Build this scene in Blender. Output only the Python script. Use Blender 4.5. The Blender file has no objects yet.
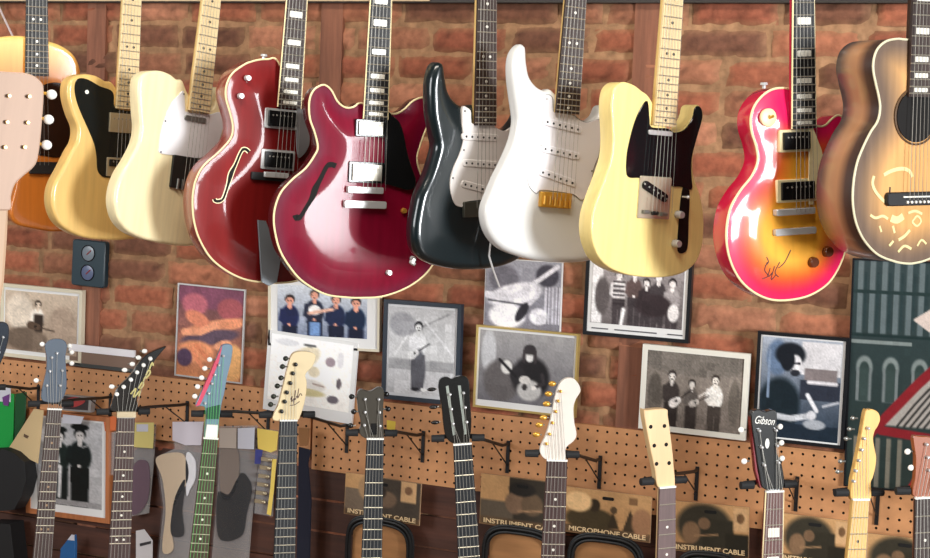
import bpy, bmesh, math, random
import numpy as np
from mathutils import Vector, Matrix
from mathutils.geometry import delaunay_2d_cdt, tessellate_polygon
random.seed(7); RNG = np.random.default_rng(7)
SC = bpy.context.scene; COL = SC.collection

# ------------------------------------------------------------------ camera
FPX = 1600.0
Xc = Vector((3665, -279, 1600)).normalized()          # wall's right, in camera axes
Zc = Vector((776, 19400, 1600)); Zc = (Zc - Xc*Zc.dot(Xc)).normalized()
Yc = Zc.cross(Xc)
R = Matrix((Xc, Yc, Zc))                               # camera axes -> world
def raydir(px, py): return R @ Vector(((px-465)/FPX, -(py-279)/FPX, -1.0))
_d = raydir(465, 279)
CAM = Vector((0, 0, 0)) - _d*4.09
CAM.z = 1.6
camd = bpy.data.cameras.new('camera'); cam = bpy.data.objects.new('camera', camd); COL.objects.link(cam)
camd.sensor_width = 36; camd.lens = FPX/930*36; camd.clip_start = .05
cam.matrix_world = Matrix.Translation(CAM) @ R.to_4x4()
SC.camera = cam

# ------------------------------------------------------------------ light and exposure
SC.view_settings.view_transform = 'Standard'; SC.view_settings.look = 'None'
SC.view_settings.gamma = 1.0; SC.view_settings.use_curve_mapping = False
SC.view_settings.exposure = 0.0
w = bpy.data.worlds.new('room_light'); SC.world = w; w.use_nodes = True
w.node_tree.nodes['Background'].inputs[0].default_value = (1.0, .93, .88, 1)
w.node_tree.nodes['Background'].inputs[1].default_value = .13
def area(name, loc, target, sx, sy, power, col):
    l = bpy.data.lights.new(name, 'AREA'); l.shape = 'RECTANGLE'; l.size = sx; l.size_y = sy
    l.energy = power; l.color = col
    o = bpy.data.objects.new(name, l); COL.objects.link(o); o.location = loc
    o.rotation_euler = (Vector(target)-Vector(loc)).to_track_quat('-Z', 'Y').to_euler()
    return o
area('street_window', (6.8, -3.6, 1.75), (0.2, -.5, 1.55), 1.1, 1.8, 640, (.95, .98, 1.0))
area('shop_window', (3.1, -3.3, 1.35), (0, -.4, 1.6), 2.0, 1.4, 10, (.90, .96, 1.0))
area('front_window', (-2.5, -3.7, 2.2), (-.2, 0, 1.6), 1.9, 1.5, 92, (.96, .98, 1.0))
area('ceiling_light', (.3, -2.2, 3.4), (.1, 0, 1.6), 2.2, .5, 62, (1.0, .92, .80))

# ------------------------------------------------------------------ helpers
def lin(c):
    out = []
    for v in c[:3]:
        v = v/255.0
        out.append(v/12.92 if v <= .04045 else ((v+.055)/1.055)**2.4)
    return tuple(out)
MATS = {}
def mat(name, rgb, rough=.5, metal=0., coat=0., attr=False, grain=0., gscale=(60, 60, 4), bump=0., bscale=40, alpha=None, spec=.5):
    if name in MATS: return MATS[name]
    m = bpy.data.materials.new(name); m.use_nodes = True; nt = m.node_tree; b = nt.nodes['Principled BSDF']
    b.inputs['Base Color'].default_value = (*lin(rgb), 1); b.inputs['Roughness'].default_value = rough
    b.inputs['Metallic'].default_value = metal; b.inputs['Coat Weight'].default_value = coat
    b.inputs['Coat Roughness'].default_value = .08; b.inputs['Specular IOR Level'].default_value = spec
    src = None
    if attr:
        a = nt.nodes.new('ShaderNodeAttribute'); a.attribute_name = 'Col'; src = a.outputs['Color']
    tc = nt.nodes.new('ShaderNodeTexCoord')
    if grain:
        mp = nt.nodes.new('ShaderNodeMapping'); mp.inputs['Scale'].default_value = gscale
        nt.links.new(tc.outputs['Object'], mp.inputs[0])
        n = nt.nodes.new('ShaderNodeTexNoise'); n.inputs['Scale'].default_value = 1.0; n.inputs['Detail'].default_value = 4
        nt.links.new(mp.outputs[0], n.inputs['Vector'])
        r = nt.nodes.new('ShaderNodeMapRange'); r.inputs[1].default_value = .3; r.inputs[2].default_value = .7
        r.inputs[3].default_value = 1-grain; r.inputs[4].default_value = 1+grain
        nt.links.new(n.outputs['Fac'], r.inputs[0])
        vm = nt.nodes.new('ShaderNodeVectorMath'); vm.operation = 'SCALE'
        if src is None: vm.inputs[0].default_value = lin(rgb)
        else: nt.links.new(src, vm.inputs[0])
        nt.links.new(r.outputs[0], vm.inputs['Scale']); src = vm.outputs[0]
    if src is not None: nt.links.new(src, b.inputs['Base Color'])
    if bump:
        n2 = nt.nodes.new('ShaderNodeTexNoise'); n2.inputs['Scale'].default_value = bscale; n2.inputs['Detail'].default_value = 5
        nt.links.new(tc.outputs['Object'], n2.inputs['Vector'])
        bp = nt.nodes.new('ShaderNodeBump'); bp.inputs['Strength'].default_value = bump; bp.inputs['Distance'].default_value = .004
        nt.links.new(n2.outputs['Fac'], bp.inputs['Height']); nt.links.new(bp.outputs[0], b.inputs['Normal'])
    if alpha is not None: b.inputs['Alpha'].default_value = alpha
    MATS[name] = m
    return m

class MB:
    def __init__(s): s.v = []; s.f = []; s.m = []; s.mi = 0
    def add(s, vs, fs):
        b = len(s.v); s.v += [tuple(v) for v in vs]
        for f in fs: s.f.append([b+i for i in f]); s.m.append(s.mi)
        return b
    def box(s, x0, x1, y0, y1, z0, z1):
        s.add([(x0,y0,z0),(x1,y0,z0),(x1,y1,z0),(x0,y1,z0),(x0,y0,z1),(x1,y0,z1),(x1,y1,z1),(x0,y1,z1)],
              [(0,3,2,1),(4,5,6,7),(0,1,5,4),(1,2,6,5),(2,3,7,6),(3,0,4,7)])
    def tube(s, pts, r, n=8, caps=True):
        pts = [Vector(p) for p in pts]; k = len(pts)
        rs = r if isinstance(r, (list, tuple)) else [r]*k
        t = (pts[1]-pts[0]).normalized(); a = Vector((0,0,1)) if abs(t.z) < .9 else Vector((1,0,0))
        u = t.cross(a).normalized(); vs = []
        for i in range(k):
            t = (pts[min(i+1,k-1)]-pts[max(i-1,0)]).normalized()
            u = (u - t*u.dot(t)).normalized(); w_ = t.cross(u)
            for j in range(n):
                q = 2*math.pi*j/n; vs.append(pts[i]+(u*math.cos(q)+w_*math.sin(q))*rs[i])
        fs = [(i*n+j, i*n+(j+1)%n, (i+1)*n+(j+1)%n, (i+1)*n+j) for i in range(k-1) for j in range(n)]
        if caps: fs += [list(range(n))[::-1], [(k-1)*n+j for j in range(n)]]
        s.add(vs, fs)
    def loop_tube(s, pts, r, n=6):
        k = len(pts); P = [Vector(p) for p in pts]; vs = []
        for i in range(k):
            t = (P[(i+1)%k]-P[i-1]).normalized(); u = Vector((0,1,0)); u = (u-t*u.dot(t)).normalized(); w_ = t.cross(u)
            for j in range(n):
                q = 2*math.pi*j/n; vs.append(P[i]+(u*math.cos(q)+w_*math.sin(q))*r)
        s.add(vs, [(i*n+j, i*n+(j+1)%n, ((i+1)%k)*n+(j+1)%n, ((i+1)%k)*n+j) for i in range(k) for j in range(n)])
    def lathe(s, o, ax, prof, n=14):
        o = Vector(o); ax = Vector(ax).normalized(); a = Vector((0,0,1)) if abs(ax.z) < .9 else Vector((1,0,0))
        u = ax.cross(a).normalized(); w_ = ax.cross(u); vs = []
        for h, r in prof:
            for j in range(n):
                q = 2*math.pi*j/n; vs.append(o+ax*h+(u*math.cos(q)+w_*math.sin(q))*max(r, 1e-5))
        k = len(prof)
        s.add(vs, [(i*n+j, i*n+(j+1)%n, (i+1)*n+(j+1)%n, (i+1)*n+j) for i in range(k-1) for j in range(n)] +
              [list(range(n))[::-1], [(k-1)*n+j for j in range(n)]])
    def ball(s, o, rx, ry, rz, n=12, m=8):
        vs = [(o[0]+rx*math.sin(math.pi*i/m)*math.cos(2*math.pi*j/n), o[1]+ry*math.sin(math.pi*i/m)*math.sin(2*math.pi*j/n), o[2]+rz*math.cos(math.pi*i/m))
              for i in range(m+1) for j in range(n)]
        s.add(vs, [(i*n+j, (i+1)*n+j, (i+1)*n+(j+1)%n, i*n+(j+1)%n) for i in range(m) for j in range(n)])
    def plate(s, pts, yf, yb, bev=0.0):
        """flat plate: outline in x,z; front at y=yf, back at y=yb"""
        P = [Vector((p[0], p[1])) for p in pts]
        ar = sum(P[i-1].x*P[i].y-P[i].x*P[i-1].y for i in range(len(P)))
        if ar < 0: P.reverse()
        n = len(P)
        def ins(d):
            out = []
            for i in range(n):
                t = (P[(i+1)%n]-P[i-1]); t = t.normalized() if t.length > 1e-9 else Vector((1,0)); out.append(P[i]+Vector((-t.y, t.x))*d)
            return out
        rings = [(P, yb), (P, yf+bev)]
        if bev > 0: rings.append((ins(bev*.9), yf))
        vs = [(p.x, y, p.y) for ring, y in rings for p in ring]
        k = len(rings)
        fs = [(i*n+j, i*n+(j+1)%n, (i+1)*n+(j+1)%n, (i+1)*n+j) for i in range(k-1) for j in range(n)]
        top = [(p.x, p.y, 0) for p in rings[-1][0]]
        tris = tessellate_polygon([[Vector(p) for p in top]])
        b = (k-1)*n
        fs += [tuple(b+i for i in t) for t in tris] + [tuple(i for i in t[::-1]) for t in tris]
        s.add(vs, fs)
    def obj(s, name, m, parent=None, smooth=35, mw=None):
        me = bpy.data.meshes.new(name); me.from_pydata(s.v, [], s.f)
        for x in (m if isinstance(m, (list, tuple)) else [m]): me.materials.append(x)
        if isinstance(m, (list, tuple)): me.polygons.foreach_set('material_index', s.m)
        bm = bmesh.new(); bm.from_mesh(me); bmesh.ops.recalc_face_normals(bm, faces=bm.faces); bm.to_mesh(me); bm.free()
        if smooth:
            me.polygons.foreach_set('use_smooth', [True]*len(me.polygons)); me.set_sharp_from_angle(angle=math.radians(smooth))
        o = bpy.data.objects.new(name, me); COL.objects.link(o)
        if parent is not None: o.parent = parent
        if mw is not None: o.matrix_world = mw
        return o
def tag(o, label=None, cat=None, group=None, kind=None):
    if label: o['label'] = label
    if cat: o['category'] = cat
    if group: o['group'] = group
    if kind: o['kind'] = kind
    return o
def thing(name, mw, label, cat, group=None):
    o = bpy.data.objects.new(name, None); COL.objects.link(o); o.empty_display_size = .05; o.matrix_world = mw
    return tag(o, label, cat, group)
def at(px, py, Y):
    d = raydir(px, py); return CAM + d*((Y-CAM.y)/d.y)
def spline(pts, closed=True, ds=.006):
    P = [np.array(p, float) for p in pts]; n = len(P); out = []
    for i in range(n if closed else n-1):
        p0 = P[i-1] if (closed or i > 0) else P[i]; p1 = P[i]; p2 = P[(i+1) % n]; p3 = P[(i+2) % n] if (closed or i+2 < n) else p2
        for t in np.linspace(0, 1, 12, endpoint=False):
            out.append(.5*((2*p1)+(-p0+p2)*t+(2*p0-5*p1+4*p2-p3)*t*t+(-p0+3*p1-3*p2+p3)*t**3))
    if not closed: out.append(P[-1])
    out = np.array(out); q = np.vstack([out, out[:1]]) if closed else out
    L = np.r_[0, np.cumsum(np.linalg.norm(np.diff(q, axis=0), axis=1))]
    k = max(8, int(L[-1]/ds)); s_ = np.linspace(0, L[-1], k+(0 if closed else 1), endpoint=not closed)
    return np.stack([np.interp(s_, L, q[:, j]) for j in range(q.shape[1])], 1)
def inside(poly, pts):
    x, z = pts[:, 0], pts[:, 1]; c = np.zeros(len(pts), bool); j = len(poly)-1
    for i in range(len(poly)):
        xi, zi = poly[i]; xj, zj = poly[j]
        c ^= ((zi > z) != (zj > z)) & (x < (xj-xi)*(z-zi)/((zj-zi) or 1e-12)+xi); j = i
    return c
def dist(poly, pts):
    d = np.full(len(pts), 1e9); n = len(poly)
    for i in range(n):
        a = poly[i]; b = poly[(i+1) % n]; ab = b-a; L = ab@ab
        t = np.clip(((pts-a)@ab)/max(L, 1e-12), 0, 1); d = np.minimum(d, np.linalg.norm(pts-(a+t[:, None]*ab), axis=1))
    return d
def body_obj(name, outline, thick, r, arch, colfn, mats, parent, holes=(), archw=.09, step=.009):
    poly = np.array(outline)
    ar = sum(poly[i-1][0]*poly[i][1]-poly[i][0]*poly[i-1][1] for i in range(len(poly)))
    if ar < 0: poly = poly[::-1]
    n = len(poly); t = np.roll(poly, -1, 0)-np.roll(poly, 1, 0); t /= np.linalg.norm(t, axis=1)[:, None]+1e-12
    nin = np.stack([-t[:, 1], t[:, 0]], 1); extra = []
    for fr in (.12, .4, .75, 1.15):
        q = poly+nin*r*fr; k = inside(poly, q); dq = dist(poly, q); extra.append(q[k & (dq > r*fr*.93)])
    lo, hi = poly.min(0), poly.max(0)
    gx, gz = np.meshgrid(np.arange(lo[0], hi[0], step), np.arange(lo[1], hi[1], step)); g = np.stack([gx.ravel(), gz.ravel()], 1)
    g = g[inside(poly, g)]; g = g[dist(poly, g) > r*1.15+.003]; pts = np.vstack([poly]+extra+[g])
    vs, _, fs, ov, _, _ = delaunay_2d_cdt([Vector(p) for p in pts], [(i, (i+1) % n) for i in range(n)], [list(range(n))], 1, 1e-6)
    V = np.array([(v.x, v.y) for v in vs]); bd = {}
    for i, lst in enumerate(ov):
        for k in lst:
            if k < n: bd[k] = i
    ring = [bd[k] for k in range(n)]; d = dist(poly, V); d[list(set(ring))] = 0
    e = np.minimum(d, r); yr = r-np.sqrt(np.maximum(r*r-(r-e)**2, 0))
    a = np.clip(d/archw, 0, 1); a = a*a*(3-2*a)
    N = len(V); verts = [(V[i, 0], yr[i]-arch*a[i], V[i, 1]) for i in range(N)] + [(V[i, 0], thick-yr[i], V[i, 1]) for i in range(N)]
    faces = [tuple(f) for f in fs]; nf = len(faces); faces += [tuple(N+i for i in f[::-1]) for f in fs]
    faces += [(ring[i], N+ring[i], N+ring[(i+1) % n], ring[(i+1) % n]) for i in range(n)]
    me = bpy.data.meshes.new(name); me.from_pydata(verts, [], faces)
    for m in mats: me.materials.append(m)
    me.polygons.foreach_set('material_index', [0]*nf+[len(mats)-1]*(len(faces)-nf))
    cols = np.ones((2*N, 4), np.float32)
    c = np.array([lin(colfn(V[i, 0], V[i, 1], d[i])) for i in range(N)]); cols[:N, :3] = c; cols[N:, :3] = c
    ca = me.color_attributes.new('Col', 'FLOAT_COLOR', 'POINT'); ca.data.foreach_set('color', cols.ravel())
    me.polygons.foreach_set('use_smooth', [True]*len(me.polygons)); me.set_sharp_from_angle(angle=math.radians(50))
    me.update(); o = bpy.data.objects.new(name, me); COL.objects.link(o); o.parent = parent
    return o
def flat(c): return lambda x, z, d: c
def mix(a, b, t): t = min(max(t, 0), 1); return tuple(a[i]+(b[i]-a[i])*t for i in range(3))

# ------------------------------------------------------------------ materials
M = lambda *a, **k: mat(*a, **k)
chrome = M('chrome', (205, 205, 205), .2, .4); dull_metal = M('dull_metal', (140, 140, 135), .35, .7); gold = M('gold', (220, 168, 72), .28, .6)
steel = M('string_steel', (150, 146, 138), .5, .7); fretm = M('fret_metal', (215, 208, 190), .3, .8)
black = M('black_plastic', (16, 17, 18), .25); blackm = M('black_metal', (18, 18, 19), .45); foam = M('black_foam', (22, 23, 25), .8)
white_p = M('white_plastic', (226, 224, 226), .3); cream = M('cream_plastic', (235, 218, 170), .4); pearl = M('pearl', (240, 238, 230), .2)
rosewood = M('rosewood', (48, 31, 25), .55, grain=.35, gscale=(150, 150, 10)); ebony = M('ebony', (17, 16, 19), .55, grain=.2)
maple = M('maple_neck', (226, 190, 120), .3, coat=.3, grain=.08); maple_top = M('maple_fretboard', (218, 194, 148), .4, grain=.08); maple_pale = M('maple_pale', (216, 184, 136), .35, grain=.08)
mahog = M('mahogany_neck', (110, 30, 30), .3, coat=.3); dotm = M('inlay_pearl', (228, 224, 212), .3); dot_black = M('inlay_black', (30, 26, 22), .4)
tortoise = M('tortoise_guard', (30, 12, 10), .2)
gloss = M('painted_body', (255, 255, 255), .35, coat=.45, attr=True, spec=.2)
gloss_grain = M('stained_body', (255, 255, 255), .42, coat=.2, spec=.1, attr=True, grain=.12, gscale=(70, 70, 5))
satin_grain = M('natural_body', (255, 255, 255), .4, coat=.5, spec=.25, attr=True, grain=.08, gscale=(90, 90, 6))

# ------------------------------------------------------------------ the setting
WX0, WX1 = -2.2, 1.9
def brick_wall():
    m = M('brick', (255, 255, 255), .85, attr=True, grain=.25, gscale=(45, 45, 45), bump=.6, bscale=70, spec=.25)
    pitch, bh, bl, gap = .0725, .0605, .205, .012
    z0 = at(720, 27, 0).z; k0 = int(math.ceil((z0-.35)/pitch)); k1 = int(math.ceil((2.5-z0)/pitch))
    v, f, c = [], [], []
    def quad(ps, cols):
        b = len(v); v.extend(ps); c.extend(cols); f.append((b, b+1, b+2, b+3))
    mort = lin((150, 114, 84))
    nx, nz = 120, 60
    for i in range(nx+1):
        for j in range(nz+1):
            v.append((WX0+(WX1-WX0)*i/nx, .006+random.uniform(-.0035, .0035), .3+2.25*j/nz)); s_ = random.uniform(.8, 1.2); c.append(tuple(q*s_ for q in mort))
    for i in range(nx):
        for j in range(nz):
            a = i*(nz+1)+j; f.append((a, a+nz+1, a+nz+2, a+1))
    pal = [(154, 92, 68), (144, 84, 62), (160, 102, 76), (138, 80, 60), (166, 112, 86), (118, 78, 60), (148, 98, 74), (108, 72, 56), (152, 90, 66)]
    for k in range(-k0, k1):
        zc = z0+pitch*(k+.5); x = WX0+random.uniform(0, .1)+(.1 if k % 2 else 0)
        while x < WX1-.05:
            L = bl*random.choice([1, 1, 1, 1, .97, 1.03, .52]); dz = random.uniform(-.002, .002); h = bh*random.uniform(.95, 1.03)
            dy = random.uniform(-.004, .002); col = lin(random.choice(pal)); s_ = random.uniform(.85, 1.12); col = tuple(q*s_ for q in col)
            ax, az = 9, 4; b = len(v); xs = np.linspace(x, x+L, ax+1); zs = np.linspace(zc+dz-h/2, zc+dz+h/2, az+1)
            for i, xx in enumerate(xs):
                for j, zz in enumerate(zs):
                    e = (i in (0, ax)) or (j in (0, az)); jx = random.uniform(-.0018, .0018)
                    chip = random.random() < .03
                    v.append((xx+jx, (.006 if e else -.004+dy+random.uniform(-.0012, .0012)+(.006 if chip else 0)), zz+random.uniform(-.0018, .0018)))
                    t = random.uniform(.9, 1.1)*(.6 if chip else 1); cc = tuple(q*t for q in col)
                    if e: cc = tuple(.5*q+.5*mm for q, mm in zip(cc, mort))
                    c.append(cc)
            for i in range(ax):
                for j in range(az):
                    a = b+i*(az+1)+j; f.append((a, a+az+1, a+az+2, a+1))
            x += L+gap*random.uniform(.8, 1.2)
    me = bpy.data.meshes.new('wall_back'); me.from_pydata(v, [], f); me.materials.append(m)
    cols = np.ones((len(v), 4), np.float32); cols[:, :3] = np.array(c)
    ca = me.color_attributes.new('Col', 'FLOAT_COLOR', 'POINT'); ca.data.foreach_set('color', cols.ravel())
    me.polygons.foreach_set('use_smooth', [True]*len(f)); me.set_sharp_from_angle(angle=math.radians(60)); me.update()
    o = bpy.data.objects.new('wall_back', me); COL.objects.link(o); o['kind'] = 'structure'
brick_wall()
mb = MB(); mb.box(-3.2, 4.2, -5.2, .1, -.05, 0); tag(mb.obj('floor', M('floor_boards', (120, 88, 60), .5, grain=.2, gscale=(2, 40, 1))), kind='structure')
# brown vertical battens against the brick
batm = M('batten_wood', (130, 82, 60), .75, grain=.3, gscale=(60, 60, 6), bump=.3)
for i, (xt, xb, yt, yb, wd) in enumerate([(98, 92, 40, 312, .062), (332, 325, 30, 300, .064), (645, 632, 40, 375, .06)]):
    p = at(xt, yt, 0); q = at(xb, yb, 0); xx = (p.x+q.x)/2
    mb = MB(); mb.box(xx-wd/2, xx+wd/2, -.0075, .008, .4, 2.3)
    tag(mb.obj('trim_%d' % (i+1), batm), kind='structure')
# dark rail above the guitars
zr = at(465, 2.5, -.03).z
mb = MB(); mb.box(WX0, WX1, -.03, .0, zr, zr+.42)
rail = tag(mb.obj('hanging_rail', M('dark_rail', (40, 34, 30), .6)), 'long dark board across the top of the brick wall', 'rail')
mb = MB(); mb.box(WX0, at(430, 2, -.03).x, -.034, -.0295, zr+.003, zr+.009); mb.obj('edge_strip', M('rail_edge', (190, 165, 125), .5), rail)
# pegboard
def pegboard(x0, x1, zt, zb, name, label):
    p = .0254; nx = int((x1-x0)/p); nz = int((zt-zb)/p); rr = .0033; v, f = [], []
    def add(ps, fs):
        b = len(v); v.extend(ps); f.extend([tuple(b+i for i in q) for q in fs])
    yf, yb = -.016, -.010
    for i in range(nx):
        for j in range(nz):
            cx = x0+p*(i+.5); cz = zt-p*(j+.5); h = p/2; sq = []
            for k in range(8):
                a = math.pi/4*k; m = max(abs(math.cos(a)), abs(math.sin(a))); sq.append((cx+h*math.cos(a)/m, yf, cz+h*math.sin(a)/m))
            ci = [(cx+rr*math.cos(math.pi/4*k), yf, cz+rr*math.sin(math.pi/4*k)) for k in range(8)]
            cb = [(a_, yb, c_) for a_, _, c_ in ci]
            add(sq+ci+cb, [(k, (k+1) % 8, 8+(k+1) % 8, 8+k) for k in range(8)] + [(8+k, 8+(k+1) % 8, 16+(k+1) % 8, 16+k) for k in range(8)])
    X1 = x0+p*nx; Z0 = zt-p*nz
    add([(x0,yf,zt),(X1,yf,zt),(X1,.002,zt),(x0,.002,zt),(x0,yf,Z0),(X1,yf,Z0),(X1,.002,Z0),(x0,.002,Z0)], [(0,1,2,3),(4,7,6,5),(0,3,7,4),(1,5,6,2)])
    add([(x0,-.0085,zt),(X1,-.0085,zt),(X1,-.0085,Z0),(x0,-.0085,Z0)], [(0,1,2,3)])
    me = bpy.data.meshes.new(name); me.from_pydata(v, [], f); me.materials.append(M('pegboard', (194, 138, 92), .6, grain=.12, gscale=(25, 25, 25))); me.materials.append(M('peg_hole', (26, 17, 12), .9))
    mi = [0]*len(f)
    for q in range(nx*nz):
        for k in range(8): mi[q*16+8+k] = 1
    mi[-1] = 1
    me.polygons.foreach_set('material_index', mi)
    o = bpy.data.objects.new(name, me); COL.objects.link(o); return tag(o, label, 'pegboard', 'pegboard panels')
PZT = sum(at(*p, -.016).z for p in [(151, 376), (577, 423), (224, 385), (638, 429)])/4
PZB = sum(at(*p, -.016).z for p in [(309, 474.5), (454, 493.8)])/2
xs = at(312, 450, -.016).x
pegboard(WX0+.3, xs-.003, PZT, PZB+.03, 'pegboard', 'brown pegboard panel on the left, behind the bagged pickguards')
pegboard(xs, WX1-.2, PZT, PZB, 'pegboard', 'brown pegboard panel on the right, above the cable packs')

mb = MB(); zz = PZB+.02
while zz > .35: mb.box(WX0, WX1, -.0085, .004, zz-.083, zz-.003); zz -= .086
tag(mb.obj('trim_4', M('shade_brown', (74, 42, 30), .6, grain=.3, gscale=(4, 60, 60), bump=.2)), kind='structure')  # dark boards added over the brick, shade below the pegboard put into colour

# ------------------------------------------------------------------ guitars
class G:
    """local frame: x right, y into the wall, z along the neck; origin at the middle of the anchor edge"""
    def __init__(s, bot, top, Y, yaw, origin=None):
        o = bot if origin is None else origin
        s.O = at(*o, Y); rv = CAM-s.O; rv.z = 0; rv.normalize(); rt = Vector((-rv.y, rv.x, 0)); a = math.radians(yaw)
        s.n = rv*math.cos(a)+rt*math.sin(a)
        z = (s.hit(*top, 0)-s.hit(*bot, 0)).normalized(); y = -s.n; x = y.cross(z).normalized()
        s.M = Matrix.Translation(s.O) @ Matrix((x, y, z)).transposed().to_4x4(); s.I = s.M.inverted()
    def hit(s, px, py, h):
        d = raydir(px, py); q = s.O+s.n*h; return CAM+d*((q-CAM).dot(s.n)/d.dot(s.n))
    def p(s, px, py, h=0):
        q = s.I @ s.hit(px, py, h); return (q.x, q.z)
    def ps(s, pts, h=0): return [s.p(a, b, h) for a, b in pts]
    def smooth(s, pts, h=0, ds=.005): return spline(s.ps(pts, h), True, ds)
    def rect(s, box, h):
        x0, y0, x1, y1 = box; cx, cz = s.p((x0+x1)/2, (y0+y1)/2, h)
        wd = s.p(x1, (y0+y1)/2, h)[0]-s.p(x0, (y0+y1)/2, h)[0]; ht = s.p((x0+x1)/2, y0, h)[1]-s.p((x0+x1)/2, y1, h)[1]
        return cx, cz, wd, ht
def rrect(cx, cz, w_, h_, r=.002, rot=0):
    r = min(r, w_*.45, h_*.45); out = []
    for sx, sz, a0 in ((1, 1, 0), (-1, 1, 90), (-1, -1, 180), (1, -1, 270)):
        for k in range(4):
            a = math.radians(a0+30*k); out.append((sx*(w_/2-r)+r*math.cos(a), sz*(h_/2-r)+r*math.sin(a)))
    c, s_ = math.cos(rot), math.sin(rot)
    return [(cx+x*c-z*s_, cz+x*s_+z*c) for x, z in out]
def plate_part(name, pts, yf, yb, m, parent, bev=.0008, label=None):
    mb = MB(); mb.plate(pts, yf, yb, bev); o = mb.obj(name, m, parent)
    if label: o['label'] = label
    return o
def disc_part(name, x, z, yf, yb, r, m, parent, dome=.0, n=14):
    mb = MB(); mb.lathe((x, yb, z), (0, -1, 0), [(0, r), ((yb-yf)*.75, r), (yb-yf, r*.82), (yb-yf+dome, r*.3)], n); return mb.obj(name, m, parent)

def fretted_neck(g, root, E, S, nfr, wn, we, z_end, fbm, neckm, inlay, inlm, ytop=-.012, zmax=None, zmin=None, up=True, binding=None, bridge_z=None, strm=None, str_r=.0005, heel=.0):
    """fretboard from z_end (body end) to z_end+E (nut)"""
    zn = z_end+E
    def wat(z): t = (zn-z)/E; return wn+(we-wn)*t
    mb = MB(); n = 10; vs = []; zs = list(np.linspace(z_end, zn, 14))
    for z in zs:
        w_ = wat(z)/2*.99; t = (zn-z)/E; dp = .021+.004*t + (heel*max(0, 1-(z-z_end)/.09) if z >= z_end-.03 else 0)
        for k in range(n+1):
            a = math.pi*k/n; vs.append((w_*math.cos(a), ytop+.005+dp*math.sin(a)**.8, z))
    fs = [(i*(n+1)+k, i*(n+1)+k+1, (i+1)*(n+1)+k+1, (i+1)*(n+1)+k) for i in range(len(zs)-1) for k in range(n)]
    fs += [list(range(n+1)), [(len(zs)-1)*(n+1)+k for k in range(n+1)][::-1]]
    fs += [(i*(n+1), (i+1)*(n+1), (i+1)*(n+1)+n, i*(n+1)+n) for i in range(len(zs)-1)]
    mb.add(vs, fs); neck = mb.obj('neck', neckm, root)
    fb = plate_part('fretboard', [(-we/2, z_end), (we/2, z_end), (wn/2, zn), (-wn/2, zn)], ytop, ytop+.006, fbm, root, .0006)
    if binding:
        mb = MB()
        for sx in (-1, 1): mb.tube([(sx*we/2, ytop+.0015, z_end), (sx*wn/2, ytop+.0015, zn)], .0019, 6)
        mb.obj('binding', binding, fb)
    fz = [zn]+[zn-S*(1-2**(-k/12)) for k in range(1, nfr+1)]
    for k in range(1, nfr+1):
        z = fz[k]
        if (zmax is not None and z > zmax) or (zmin is not None and z < zmin): continue
        h = wat(z)/2*.98; mb = MB(); mb.tube([(-h, ytop-.0002, z), (h, ytop-.0002, z)], .0013, 6); mb.obj('fret', fretm, fb)
    for k in ((3, 5, 7, 9, 12, 15, 17, 19, 21) if inlay != 'block' else (3, 5, 7, 9, 12, 15, 17, 19, 21)):
        if k > nfr: continue
        z = (fz[k]+fz[k-1])/2
        if (zmax is not None and z > zmax) or (zmin is not None and z < zmin) or not inlay: continue
        if inlay == 'dot':
            for dx in ((-.009, .009) if k == 12 else (0,)): disc_part('inlay', dx, z, ytop-.0006, ytop+.001, .0032, inlm, fb)
        else: plate_part('inlay', rrect(0, z, wat(z)*.62, (fz[k-1]-fz[k])*.62), ytop-.0006, ytop+.001, inlm, fb, 0)
    mb = MB(); mb.box(-wn/2, wn/2, ytop-.0025, ytop+.006, zn, zn+.004); mb.obj('nut', pearl, root)
    if bridge_z is not None:
        for k in range(6):
            xn = (k-2.5)*wn*.82/5; xb = (k-2.5)*.0525/5
            mb = MB(); mb.tube([(xb, ytop-.009, bridge_z), (xn, ytop-.003, zn)], str_r*(1.5-.13*k), 5); mb.obj('string', strm or steel, root)
    return fb, neck, fz

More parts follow.
